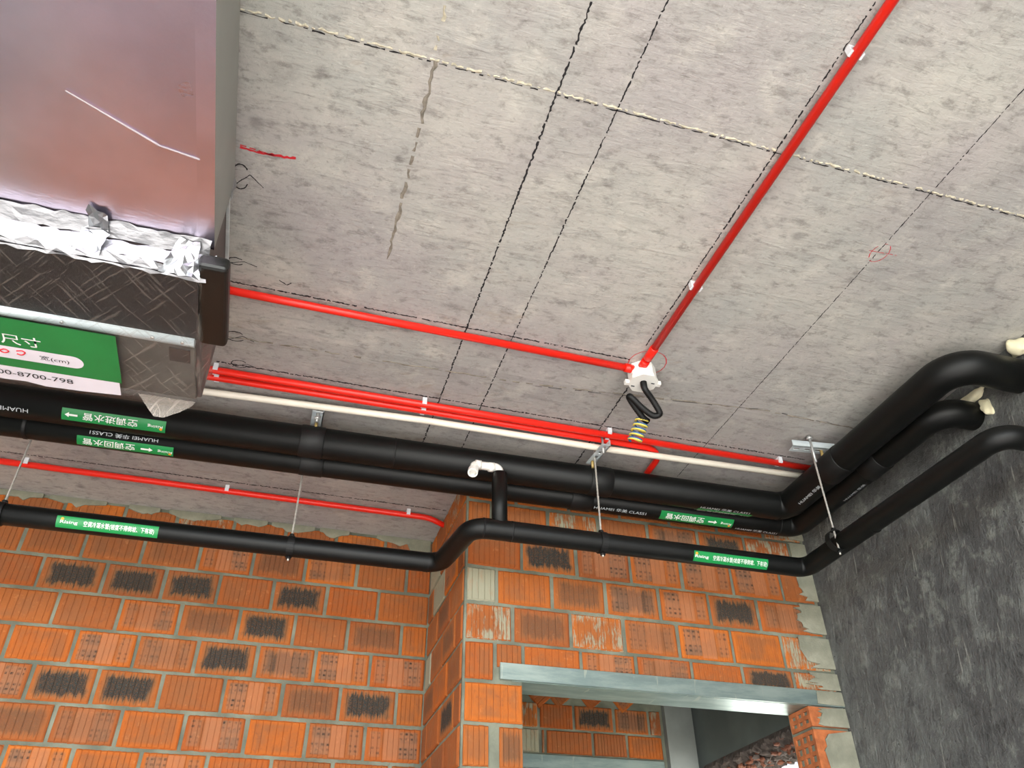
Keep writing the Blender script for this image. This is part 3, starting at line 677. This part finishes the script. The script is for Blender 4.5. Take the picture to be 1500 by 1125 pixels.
glyphs_y(p1, 'HUAMEI 华美', 1.93, X1P, Z1, R1+.001, RAD(62), .12, .012)
glyphs_y(p2, 'HUAMEI 华美', 1.86, X2P, Z2, R2+.001, RAD(88), .11, .012)

# --- condensate drain: along the rear wall, round the pier, along the right wall
ZD = 1.075
P3 = rounded([(-1.9, 2.315, ZD), (.462, 2.300, ZD), (.500, 2.033, ZD), (1.590, 2.024, ZD), (1.612, 1.222, ZD), (1.85, 1.222, ZD)], [.050, .055, .036, .05], 8)
p3 = thing('drain_pipe', (0.6, 2.15, ZD-.03), 'thin black foam-insulated drain pipe jogging around the brick pier', 'pipe')
MB().tube(P3, R3, 26).build('pipe_run', M['rubber'], p3)
tee = MB().tube([(.580, 2.031, ZD), (.580, 2.031, 1.262)], .0235, 22).build('tee_branch', M['rubber'], p3)
vp = rounded([(.580, 2.031, 1.25), (.580, 2.031, 1.284), (.500, 2.026, 1.279), (.4935, 2.0115, 1.2520)], [.014, .012], 6)
mb = MB().tube(vp, .0125, 16)
mb.build('vent_elbow', M['white'], p3)['label'] = 'white plastic elbow vent'
for a, b in (((.545, 2.0295), (.562, 2.0300)), ((.503, 2.027), (.520, 2.028))):
    MB().tube([(a[0], a[1], 1.2805), (b[0], b[1], 1.282)], .0145, 16).build('elbow_socket', M['white'], p3)
ma, mz = Vector((.4938, 2.0122, 1.2535)), Vector((.4893, 2.0026, 1.2352))
mb = MB(); axm = (mz-ma).normalized(); um = axm.cross(Vector((1, 0, 0))).normalized(); vm = axm.cross(um); rg = []
for t_, r_ in ((0, .0112), (0, .0152), (1, .0152), (1, .0112), (.1, .0112)):
    rg.append([mb.bm.verts.new(ma+(mz-ma)*t_+(um*math.cos(6.2832*i/20)+vm*math.sin(6.2832*i/20))*r_) for i in range(20)])
for q0, q1 in zip(rg, rg[1:]):
    for i in range(20): mb.bm.faces.new((q0[i], q0[(i+1) % 20], q1[(i+1) % 20], q1[i]))
mb.build('elbow_mouth', M['white'], p3)
for x, y in ((.425, 2.3003), (.530, 2.0327), (.615, 2.032)): ring(p3, 'joint_tape', (x, y, ZD), (1, -.007, 0), R3+.001, .005, M['rubber2'])
ring(p3, 'joint_tape', (1.601, 1.70, ZD), (.022, -.8, 0), R3+.001, .006, M['rubber2'])
dr = [('t', 'Rising', -.100, .045, .011, .008), ('d', -.118, .009), ('t', '空调冷凝水管(坡度不得倒坡、下有坡)', .030, .185, .018, .006)]
sticker(p3, -.492, 2.3062, ZD, R3, RAD(30), .266, .034, dr, False, 'green sticker with tiny white lettering', -.0063)
sticker(p3, 1.310, 2.0263, ZD, R3, RAD(36), .252, .034, dr, False, 'green sticker with tiny white lettering', -.0083)

# --- threaded rods, clamps and slotted brackets
def rod_hanger(x, y, top, axis, label, low=ZD):
    t = thing('rod_hanger', (x, y, low-.045), label, 'pipe hanger', 'threaded rod hangers of the drain pipe')
    n = int((top-low+.045)/.006); pts = [(x, y, low-.045+(top-low+.045)*i/n) for i in range(n+1)]
    rads = [.0032 if i % 2 else .0027 for i in range(n+1)]
    MB().tube(pts, .003, 8, True, rads).build('threaded_rod', M['rod'], t)
    a = Vector(axis).normalized(); mb = MB(); p = Vector((x, y, low))
    side = a.cross(Vector((0, 0, 1)))
    prof = [(R3+.0008, -.010), (R3+.0030, -.010), (R3+.0030, .010), (R3+.0008, .010)]; bm = mb.bm; n2 = 28; rr = []
    for i in range(n2):
        th = 2*math.pi*i/n2; d = side*math.cos(th) + Vector((0, 0, 1))*math.sin(th)
        rr.append([bm.verts.new(p + d*q[0] + a*q[1]) for q in prof])
    for i in range(n2):
        for j in range(4): bm.faces.new((rr[i][j], rr[(i+1) % n2][j], rr[(i+1) % n2][(j+1) % 4], rr[i][(j+1) % 4]))
    mb.build('clamp_band', M['rubber2'], t)
    for s in (-1, 1): MB().tube([p+Vector((0, 0, s*(R3+.003))), p+Vector((0, 0, s*(R3+.010)))], .008, 6).build('clamp_nut', M['rubber2'], t)
    return t
rod_hanger(.008, 2.303, CEIL, (1, 0, 0), 'long threaded rod hanger left of the brick pier, on the drain pipe')
rod_hanger(-.775, 2.3075, CEIL, (1, 0, 0), 'threaded rod hanger at the far left edge, below the two thick pipes')
rod_hanger(.897, 2.0297, CEIL, (1, 0, 0), 'threaded rod hanger in front of the thick pipes, by the red bend')
rod_hanger(1.569, 1.828, CEIL, (.02, -1, 0), 'threaded rod hanger by the dark right wall')
def bolt(parent, name, p, top, r, mat, head=None):
    mb = MB().tube([(p[0], p[1], p[2]), (p[0], p[1], top)], r, 8)
    if head: mb.tube([(p[0], p[1], head), (p[0], p[1], head+.010)], r*2.4, 6)
    mb.build(name, mat, parent)
def bracket(a, b, z, wid, label, slots):
    """slotted steel angle: flat leaf with slots and an upturned lip"""
    a, b = Vector(a), Vector(b); d = (b-a).normalized(); nn = Vector((-d.y, d.x)); L = (b-a).length
    t = thing('slotted_bracket', (*((a+b)/2), z-.003), label, 'bracket', 'slotted steel brackets on the ceiling')
    bm = bmesh.new(); us = [0]; 
    for i in range(slots): c = L*(i+.5)/slots; us += [c-L/slots*.26, c+L/slots*.26]
    us.append(L); vv = [-wid/2, -wid*.16, wid*.16, wid/2]
    def P(u, v, zz): q = a+d*u+nn*v; return (q.x, q.y, zz)
    g = [[[bm.verts.new(P(u, v, z+h)) for h in (0, .003)] for v in vv] for u in us]
    nu = len(us)-1; solid = lambda i, j: 0 <= i < nu and 0 <= j < 3 and not (i % 2 == 1 and j == 1)
    for i in range(nu):
        for j in range(3):
            if not solid(i, j): continue
            a4 = (g[i][j], g[i+1][j], g[i+1][j+1], g[i][j+1])
            bm.faces.new([q[0] for q in a4]); bm.faces.new([q[1] for q in a4][::-1])
            for e, (di, dj) in enumerate(((0, -1), (1, 0), (0, 1), (-1, 0))):
                if not solid(i+di, j+dj):
                    p_, q_ = a4[e], a4[(e+1) % 4]; bm.faces.new((p_[0], q_[0], q_[1], p_[1]))
    mb = MB(); mb.bm.free(); mb.bm = bm; mb.build('slotted_plate', M['galv'], t)
    for s in (-1,):
        e = a+nn*(s*wid/2); f = b+nn*(s*wid/2); k = nn*(-s*.003)
        MB().poly([(e.x, e.y, z), (f.x, f.y, z), (f.x, f.y, z+.022), (e.x, e.y, z+.022), (e.x+k.x, e.y+k.y, z), (f.x+k.x, f.y+k.y, z), (f.x+k.x, f.y+k.y, z+.022), (e.x+k.x, e.y+k.y, z+.022)],
                  [(0, 1, 2, 3), (4, 5, 6, 7), (0, 1, 5, 4), (2, 3, 7, 6), (0, 3, 7, 4), (1, 2, 6, 5)]).build('lip', M['galv'], t)
    return t
b = bracket((1.490, 1.825), (1.635, 1.808), 1.386, .032, 'slotted steel bracket by the right wall, beside the thick pipe elbow', 4)
bolt(b, 'anchor_bolt', (1.549, 1.800, 1.33), CEIL, .0042, M['steelbolt'], CEIL-.016); bolt(b, 'clamp_bolt', (1.592, 1.812, 1.345), 1.402, .005, M['brass'])
b = bracket((.905, 1.950), (.897, 2.070), 1.373, .030, 'slotted steel bracket beside the red bend, end-on to the room', 4)
bolt(b, 'anchor_bolt', (.903, 1.972, 1.355), CEIL, .004, M['steelbolt']); bolt(b, 'clamp_bolt', (.899, 2.055, 1.35), 1.392, .005, M['brass'])
b = bracket((.022, 2.035), (.022, 2.118), 1.388, .034, 'slotted steel bracket under the white conduit on the left', 3)
bolt(b, 'anchor_bolt', (.022, 2.055, 1.365), CEIL, .004, M['steelbolt'], 1.372); bolt(b, 'clamp_bolt', (.022, 2.085, 1.345), 1.39, .0045, M['brass'])

# --- conduits
ZC = 1.414; RC = 0.0105
def conduit(pts, label, mat='red', r=RC, name='conduit', cat='conduit', joints=()):
    me = MB().tube(pts, r, 16)
    if joints:
        t = thing(name, pts[0], label, cat); me.build('tube', M[mat], t)
        for p, ax in joints: ring(t, 'coupling', p, ax, r+.002, .05, M[mat], 16)
        return t
    return tag(me.build(name, M[mat]), label, cat)
conduit([(.876, -2.3, ZC), (.876, 1.565, ZC)], 'red conduit running across the ceiling from the top of the picture to the white box', joints=[((.876, 1.54, ZC), (0, 1, 0))])
conduit([(-.9, 1.592, ZC), (.835, 1.618, ZC)], 'single red conduit from the silver duct to the white box')
conduit([(-1.4, 1.945, ZC), (.321, 1.949, ZC), (1.70, 1.955, ZC)], 'upper of the two red conduits running side by side')
conduit(rounded([(-1.4, 1.984, ZC), (.328, 1.980, ZC), (1.125, 1.985, ZC), (1.135, 2.40, ZC-.01)], [.01, .075], 8), 'lower of the paired red conduits, bending away behind the thick pipe')
conduit([(-1.4, 2.090, 1.405), (-.277, 2.046, 1.405), (.335, 2.010, 1.400), (.922, 1.997, 1.391), (1.70, 1.972, 1.391)], 'ivory white conduit below the red pair', 'ivory')
conduit(rounded([(-1.9, 2.635, ZC), (.485, 2.648, ZC), (.548, 2.656, ZC-.020)], [.15], 8), 'red conduit along the rear brick wall, ending at the pier')

def clip_mesh():
    """open U clip, conduit along x, base on the slab (z up)"""
    ri, ro, L = RC+.0004, RC+.0034, .013; prof = []
    n = 12
    for i in range(n+1):
        a = math.radians(-25 + 230*i/n); prof.append((math.cos(a), math.sin(a)))
    bm = bmesh.new(); rows = []
    for x in (-L/2, L/2):
        rows.append(([bm.verts.new((x, ro*c, ro*s)) for c, s in prof], [bm.verts.new((x, ri*c, ri*s)) for c, s in prof]))
    for i in range(n):
        (o0, i0), (o1, i1) = rows
        bm.faces.new((o0[i], o0[i+1], o1[i+1], o1[i])); bm.faces.new((i0[i], i1[i], i1[i+1], i0[i+1]))
        bm.faces.new((o0[i], i0[i], i0[i+1], o0[i+1])); bm.faces.new((o1[i], o1[i+1], i1[i+1], i1[i]))
    for e in (0, n): bm.faces.new((rows[0][0][e], rows[1][0][e], rows[1][1][e], rows[0][1][e]))
    me = bpy.data.meshes.new('tmp'); mb = MB(); mb.add(bm)
    mb.box((-L/2, -.0155, .0075), (L/2, .0155, CEIL-ZC))
    for s in (-1, 1): mb.box((-L/2, s*.0125-.0028, -.004), (L/2, s*.0125+.0028, .010))
    bmesh.ops.recalc_face_normals(mb.bm, faces=mb.bm.faces[:]); mb.bm.to_mesh(me); mb.bm.free(); me.materials.append(M['clip']); me.name = 'conduit_clip'; return me
CLIP = clip_mesh()
def clip(x, y, rot, label, rz=0.0):
    o = bpy.data.objects.new('conduit_clip', CLIP); C.objects.link(o); o.location = (x, y, ZC+EYE); o.rotation_euler = (0, 0, rot)
    tag(o, label, 'conduit clip', 'white conduit clips')
clip(.876, .612, math.pi/2, 'white clip on the long red conduit, near the top edge of the picture')
clip(.876, 1.27, math.pi/2, 'white clip on the long red conduit, nearer the white box')
for x, nm in ((-.277, 'next to the plastic film'), (.321, 'in the middle of the run'), (.915, 'below the hanging wires')):
    clip(x, 1.949, 0, 'white clip on the upper paired red conduit, '+nm)
    clip(x+.004, 1.982, 0, 'white clip on the lower paired red conduit, '+nm)
clip(1.53, 1.954, 0, 'white clip on the upper paired red conduit, beside the right wall bracket')
for x, nm in ((-.87, 'at the far left'), (-.235, 'in the middle'), (.405, 'nearest the brick pier')):
    clip(x, 2.636 if x < -.5 else 2.644, 0, 'white clip on the red conduit along the rear wall, '+nm)

# --- junction box with flexible tail
jb = thing('junction_box', (.887, 1.628, 1.375), 'white octagonal junction box on the ceiling where two red conduits meet', 'junction box')
def octo(cx, cy, r, z0, z1, mb, n=8, rot=math.pi/8): 
    a = [(cx+r*math.cos(rot+2*math.pi*i/n), cy+r*math.sin(rot+2*math.pi*i/n)) for i in range(n)]
    mb.poly([(x, y, z0) for x, y in a]+[(x, y, z1) for x, y in a], [tuple(range(n)), tuple(range(n, 2*n))]+[(i, (i+1) % n, n+(i+1) % n, n+i) for i in range(n)])
mb = MB(); octo(.887, 1.628, .040, 1.386, CEIL-.001, mb); mb.build('box_body', M['white'], jb)
mb = MB(); octo(.887, 1.628, .043, 1.376, 1.386, mb); lid = mb.build('lid', M['white'], jb)
for sx, sy in ((-.024, .018), (.026, -.008)): MB().box((.887+sx-.005, 1.628+sy-.0015, 1.3745), (.887+sx+.005, 1.628+sy+.0015, 1.377)).build('screw_slot', M['kprint'], lid)
for sx, sy in ((-.045, .012), (.045, -.005)): MB().box((.887+sx-.006, 1.628+sy-.007, 1.374), (.887+sx+.006, 1.628+sy+.007, 1.387), .002).build('lug', M['white'], lid)
MB().tube([(.83, 1.618, ZC), (.86, 1.619, ZC)], .0125, 16).build('conduit_entry', M['red'], jb)
MB().tube([(.876, 1.572, ZC), (.876, 1.60, ZC)], .0125, 16).build('conduit_entry', M['red'], jb)
def smoothline(P, n=14):
    P = [Vector(p) for p in P]; P = [P[0]*2-P[1]]+P+[P[-1]*2-P[-2]]; out = []
    for i in range(1, len(P)-2):
        for k in range(n):
            t = k/n; out.append(.5*((2*P[i])+(-P[i-1]+P[i+1])*t+(2*P[i-1]-5*P[i]+4*P[i+1]-P[i+2])*t*t+(-P[i-1]+3*P[i]-3*P[i+1]+P[i+2])*t**3))
    out.append(P[-2]); return out
fl = smoothline([(.885, 1.622, 1.380), (.888, 1.624, 1.355), (.915, 1.640, 1.335), (.940, 1.655, 1.310), (.942, 1.662, 1.302), (.925, 1.668, 1.300), (.890, 1.662, 1.318), (.862, 1.655, 1.338), (.855, 1.660, 1.345), (.870, 1.672, 1.332), (.905, 1.690, 1.305), (.925, 1.700, 1.300)], 16)
fx = thing('flexible_conduit', (.9, 1.65, 1.30), 'black corrugated flexible tail looping from the white box', 'conduit')
MB().tube(fl, .009, 12, True, [.0098 if i % 2 else .0080 for i in range(len(fl))]).build('corrugated_tube', M['rubber2'], fx)
def wire(phase, mat, label):
    A, B = Vector((.912, 1.705, 1.308)), Vector((.893, 1.735, 1.250)); ax = (B-A).normalized(); u = ax.cross(Vector((0, 1, 0))).normalized(); v = ax.cross(u); pts = [Vector((.924, 1.700, 1.301))]; n = 90
    for i in range(n+1):
        t = i/n; a = 2*math.pi*4.5*t + phase; pts.append(A+(B-A)*t + (u*math.cos(a)+v*math.sin(a))*.0185)
    tag(MB().tube(pts, .0030, 8).build('coiled_wire', M[mat]), label, 'wire', 'coiled wires under the junction box')
wire(0.0, 'wirey', 'yellow coiled wire hanging under the white box'); wire(1.25, 'wireb', 'blue coiled wire hanging under the white box')

# --- expanding foam round the wall penetrations
def foam(p, s, seed, label):
    rnd = random.Random(seed); bm = bmesh.new(); bmesh.ops.create_icosphere(bm, subdivisions=4, radius=1)
    k = [(Vector((rnd.uniform(-1, 1), rnd.uniform(-1, 1), rnd.uniform(-1, 1))).normalized(), rnd.uniform(-.25, .5), rnd.uniform(3, 9)) for _ in range(22)]
    for v in bm.verts:
        d = v.co.normalized(); h = 1 + sum(a*math.exp(-(1-d.dot(q))*w*3) for q, a, w in k) - .25
        v.co = Vector((p[0]+d.x*s[0]*h, p[1]+d.y*s[1]*h, p[2]+d.z*s[2]*h))
    mb = MB(); mb.add(bm); tag(mb.build('expanding_foam', M['foam'], None, True), label, 'foam', 'expanding foam at the wall sleeves')
foam((1.822, 1.225, 1.398), (.030, .030, .028), 1, 'cream foam blob at the right edge above the thickest pipe')
foam((1.828, 1.415, 1.368), (.018, .050, .020), 2, 'cream foam lump between the two thick pipe elbows')
foam((1.834, 1.392, 1.318), (.016, .020, .034), 3, 'cream foam drip at the end of the second thick pipe')
foam((1.836, 1.29, 1.085), (.012, .045, .014), 4, 'thin cream foam strip under the drain pipe elbow')
foam((1.836, 1.25, 1.25), (.012, .022, .022), 5, 'small cream foam dab at the right edge between the pipe ends')

# ================================================================= duct and fan coil unit
DXR, DZ0, DZ1, DY1 = -.237, 1.185, 1.39, 1.232
du = thing('air_duct', (-.7, .3, DZ0), 'large silver foil-faced air duct at the upper left', 'duct')
bm = bmesh.new(); nx, ny = 24, 40; X0, X1, Y0 = -1.25, DXR, -.9
mb = MB(); g = []
for i in range(nx+1):
    row = []
    for j in range(ny+1):
        x = X0+(X1-X0)*i/nx; y = Y0+(DY1-Y0)*j/ny
        row.append(mb.bm.verts.new((x, y, DZ0 + (.0012*math.sin(x*9+y*5)+.0010*math.sin(x*23-y*13) if 0 < i < nx and 0 < j < ny else 0))))
    g.append(row)
for i in range(nx):
    for j in range(ny):
        f = mb.bm.faces.new((g[i][j], g[i+1][j], g[i+1][j+1], g[i][j+1])); f.smooth = True
mb.build('bottom_panel', M['foil'], du)
mb = MB().box((X0, Y0, DZ0+.005), (X1, DY1, DZ1)); mb.build('duct_body', M['ductside'], du)
MB().box((X1-.030, Y0, DZ0-.0012), (X1+.0008, DY1-.002, DZ0-.0002)).build('edge_tape', M['foil'], du)
for a, b in (((-.470, .93), (-.330, 1.0)), ((-.330, 1.0), (-.262, 1.012))):
    a, b = Vector(a), Vector(b); d = (b-a).normalized(); n_ = Vector((-d.y, d.x))*.0022
    MB().poly([(*(a-n_*.3), DZ0-.0016), (*(b-n_), DZ0-.0016), (*(b+n_), DZ0-.0016), (*(a+n_), DZ0-.0016)], [(0, 1, 2, 3)]).build('crease', M['scratch'], du)
# crumpled foil collar stepping down to the unit
def crumple(name, pts3, nu, nv, amp, mat, parent, seed):
    """bilinear patch with random facets"""
    rnd = random.Random(seed); mb = MB(); A, B, Cc, D = [Vector(p) for p in pts3]; nrm = (B-A).cross(D-A).normalized(); g = []
    for i in range(nu+1):
        row = []
        for j in range(nv+1):
            u, v = i/nu, j/nv; p = A*(1-u)*(1-v)+B*u*(1-v)+Cc*u*v+D*(1-u)*v
            ja = amp*rnd.uniform(-1, 1)
            e = (B-A)*rnd.uniform(-.3, .3)/nu + (D-A)*rnd.uniform(-.3, .3)/nv
            row.append(mb.bm.verts.new(p+nrm*ja+e*(1 if (0 < i < nu) or name == 'foil_patch' else .3)))
        g.append(row)
    for i in range(nu):
        for j in range(nv):
            q = (g[i][j], g[i+1][j], g[i+1][j+1], g[i][j+1])
            if rnd.random() < .5: mb.bm.faces.new((q[0], q[1], q[2])); mb.bm.faces.new((q[0], q[2], q[3]))
            else: mb.bm.faces.new((q[0], q[1], q[3])); mb.bm.faces.new((q[1], q[2], q[3]))
    return mb.build(name, mat, parent)
CY = DY1+.004
crumple('collar_strip', [(X0, CY-.030, DZ0-.002), (X1-.004, CY-.030, DZ0-.002), (X1-.004, CY, DZ0-.020), (X0, CY, DZ0-.020)], 60, 3, .0006, M['foilside'], du, 3)
crumple('collar_strip', [(X0, CY, DZ0-.020), (X1-.004, CY, DZ0-.020), (X1-.004, CY+.004, DZ0-.052), (X0, CY+.004, DZ0-.052)], 60, 3, .0006, M['foilside'], du, 4)
crumple('collar_strip', [(X0, CY+.004, DZ0-.052), (X1-.004, CY+.004, DZ0-.052), (X1-.002, CY+.022, DZ0-.066), (X0, CY+.022, DZ0-.066)], 60, 2, .0016, M['foilside'], du, 5)
crumple('foil_patch', [(-.462, CY-.065, DZ0-.006), (-.425, CY-.048, DZ0-.008), (-.425, CY-.012, DZ0-.014), (-.462, CY-.014, DZ0-.014)], 4, 4, .004, M['foilside'], du, 6)
crumple('foil_patch', [(-.470, CY-.014, DZ0-.016), (-.425, CY-.014, DZ0-.020), (-.430, CY+.004, DZ0-.066), (-.482, CY+.002, DZ0-.062)], 4, 5, .003, M['foilside'], du, 7)
crumple('foil_patch', [(-.300, CY-.026, DZ0-.008), (-.262, CY-.026, DZ0-.008), (-.250, CY+.004, DZ0-.078), (-.322, CY+.002, DZ0-.074)], 6, 7, .004, M['foilside'], du, 8)
crumple('foil_patch', [(DXR+.001, CY-.02, DZ1-.005), (DXR+.004, CY+.002, DZ1-.005), (DXR+.004, CY+.004, DZ1-.055), (DXR+.002, CY-.012, DZ1-.040)], 2, 4, .003, M['foilside'], du, 9)
crumple('foil_patch', [(DXR-.028, CY-.004, DZ0-.02), (DXR+.010, CY-.004, DZ0-.016), (DXR+.012, CY+.012, DZ0-.06), (DXR-.02, CY+.012, DZ0-.062)], 4, 4, .004, M['foilside'], du, 10)

UZ = 1.118
fc = thing('fan_coil_unit', (-.7, 1.5, UZ), 'dark fan coil unit wrapped in clear plastic film behind the silver duct', 'air conditioner')
MB().box((X0, DY1+.012, UZ+.012), (-.252, 1.676, 1.385), .003, 1).build('casing', M['casing'], fc)
mb = MB().box((X0, DY1+.02, UZ+.004), (-.255, 1.448, UZ+.0119)); mb.build('coil_face', M['coil'], fc)
MB().tube([(X0, 1.457, UZ+.005), (-.262, 1.457, UZ+.005)], .013, 14).build('front_rail', M['galv'], fc)
for x in (-.285, -.345, -.52): MB().tube([(x, 1.450, UZ-.010), (x, 1.450, UZ-.006)], .0035, 10).build('rivet', M['steelbolt'], fc)
MB().box((X0, 1.470, UZ+.002), (-.262, 1.670, UZ+.0118), .002, 1).build('drip_pan', M['pan'], fc)
MB().box((-.315, 1.485, UZ-.0005), (-.272, 1.530, UZ+.002)).build('access_plate', M['dark'], fc)
# black insulated side piece
mb = MB().box((-.256, 1.215, UZ+.004), (-.198, 1.462, UZ+.040), .013, 4); mb.build('insulated_side', M['blackbox'], fc)
MB().box((-.2515, 1.25, 1.38), (-.244, 1.67, 1.388), .001, 1).build('top_flange', M['galv'], fc)
# film
def film_patch(parent, rows, mat='film'):
    mb = MB(); g = [[mb.bm.verts.new(p) for p in r] for r in rows]
    for i in range(len(g)-1):
        for j in range(len(g[0])-1):
            f = mb.bm.faces.new((g[i][j], g[i+1][j], g[i+1][j+1], g[i][j+1])); f.smooth = True
    return mb.build('plastic_film', M[mat], parent)
rows = []; rf = random.Random(5)
for i in range(25):
    y = 1.238+(1.668-1.238)*i/24; e = -.246 + .004*math.sin(i*.9)-.012*i/24; row = []
    for j in range(29):
        x = X0+(e-X0)*j/28; row.append((x, y, UZ-.012+.003*math.sin(x*31+y*17)+.002*rf.uniform(-1, 1)))
    rows.append(row)
film_patch(fc, rows)
rows = []
for i in range(17):                                                  # the film turned up along the side
    y = 1.30+(1.670-1.30)*i/16; rows.append([(-.246-.012*(y-1.24)/.4+.014*t+.005*math.sin(y*40+t*3), y, UZ-.012+.10*t) for t in (0, .25, .5, .75, 1)])
film_patch(fc, rows, 'film3')
rows = []
for i in range(9):                                                   # the dangling corner
    t = i/8; rows.append([(-.385+.125*t, 1.660, UZ-.012), (-.378+.112*t, 1.672, UZ-.016), (-.362+.09*t*.8, 1.680+.010*(1-abs(t-.35)), UZ-.030), (-.345+.02*t, 1.695, UZ-.045)])
film_patch(fc, rows, 'film2')
# printed sign
SY0, SY1, SZ = 1.462, 1.672, UZ-.020
sg = thing('size_sign', (-.62, 1.56, SZ), 'green and white printed sign sheet taped under the wrapped unit', 'sign')
def sheet(name, x0, x1, y0, y1, z, mat, parent, wav=.0):
    mb = MB(); n = 16; t = [mb.bm.verts.new((x0+(x1-x0)*i/n, y0, z)) for i in range(n+1)]; bq = [mb.bm.verts.new((x0+(x1-x0)*i/n, y1+wav*math.sin(i*1.1)+wav*.6*math.sin(i*2.7), z)) for i in range(n+1)]
    for i in range(n): mb.bm.faces.new((t[i], t[i+1], bq[i+1], bq[i]))
    return mb.build(name, mat, parent)
sheet('white_strip', -1.05, -.4195, 1.585, SY1, SZ, M['paper'], sg, .004)
sheet('green_field', -1.05, -.414, SY0-.012, 1.618, SZ-.0006, M['gsign'], sg)
def flat_text(parent, name, body, cx, cy, wd, ht, mat, z, bold=0.0):
    bm = to_bm(text_mesh(body, 1.0, bold)); fit(bm, wd, ht)
    for v in bm.verts: v.co = Vector((cx+v.co.x, cy-v.co.y, z))
    me = bpy.data.meshes.new(name); bm.to_mesh(me); bm.free(); return link(name, me, mat, parent)
pill = []
for i in range(13): a = -math.pi/2+math.pi*i/12; pill.append((-.508+.021*math.cos(a), 1.566+.021*math.sin(a), SZ-.0011))
MB().poly(pill+[(-.80, 1.587, SZ-.0011), (-.80, 1.545, SZ-.0011)], [tuple(range(15))]).build('white_field', M['paper'], sg)
flat_text(sg, 'lettering', '尺寸', -.603, 1.518, .078, .034, M['wprint'], SZ-.0014, .009)
flat_text(sg, 'lettering', '宽(cm)', -.545, 1.568, .058, .018, M['kprint'], SZ-.0016)
flat_text(sg, 'lettering', '400-8700-798', -.601, 1.641, .168, .0165, M['kprint'], SZ-.0014)
def pen(pts, wd, z, mat, parent, name):
    mb = MB(); mb.tube([(x, y, z) for x, y in pts], wd, 6); return mb.build(name, mat, parent)
pen(smoothline([(-.617, 1.556, 0), (-.604, 1.553, 0), (-.601, 1.562, 0), (-.611, 1.566, 0)], 5) and [(p.x, p.y) for p in smoothline([(-.617, 1.556, 0), (-.606, 1.553, 0), (-.601, 1.559, 0), (-.609, 1.568, 0), (-.618, 1.566, 0)], 5)], .0015, SZ-.0016, M['rprint'], sg, 'red_handwriting')
pen([(p.x, p.y) for p in smoothline([(-.650, 1.562, 0), (-.640, 1.556, 0), (-.633, 1.562, 0), (-.642, 1.569, 0), (-.651, 1.564, 0)], 5)], .0015, SZ-.0016, M['rprint'], sg, 'red_handwriting')
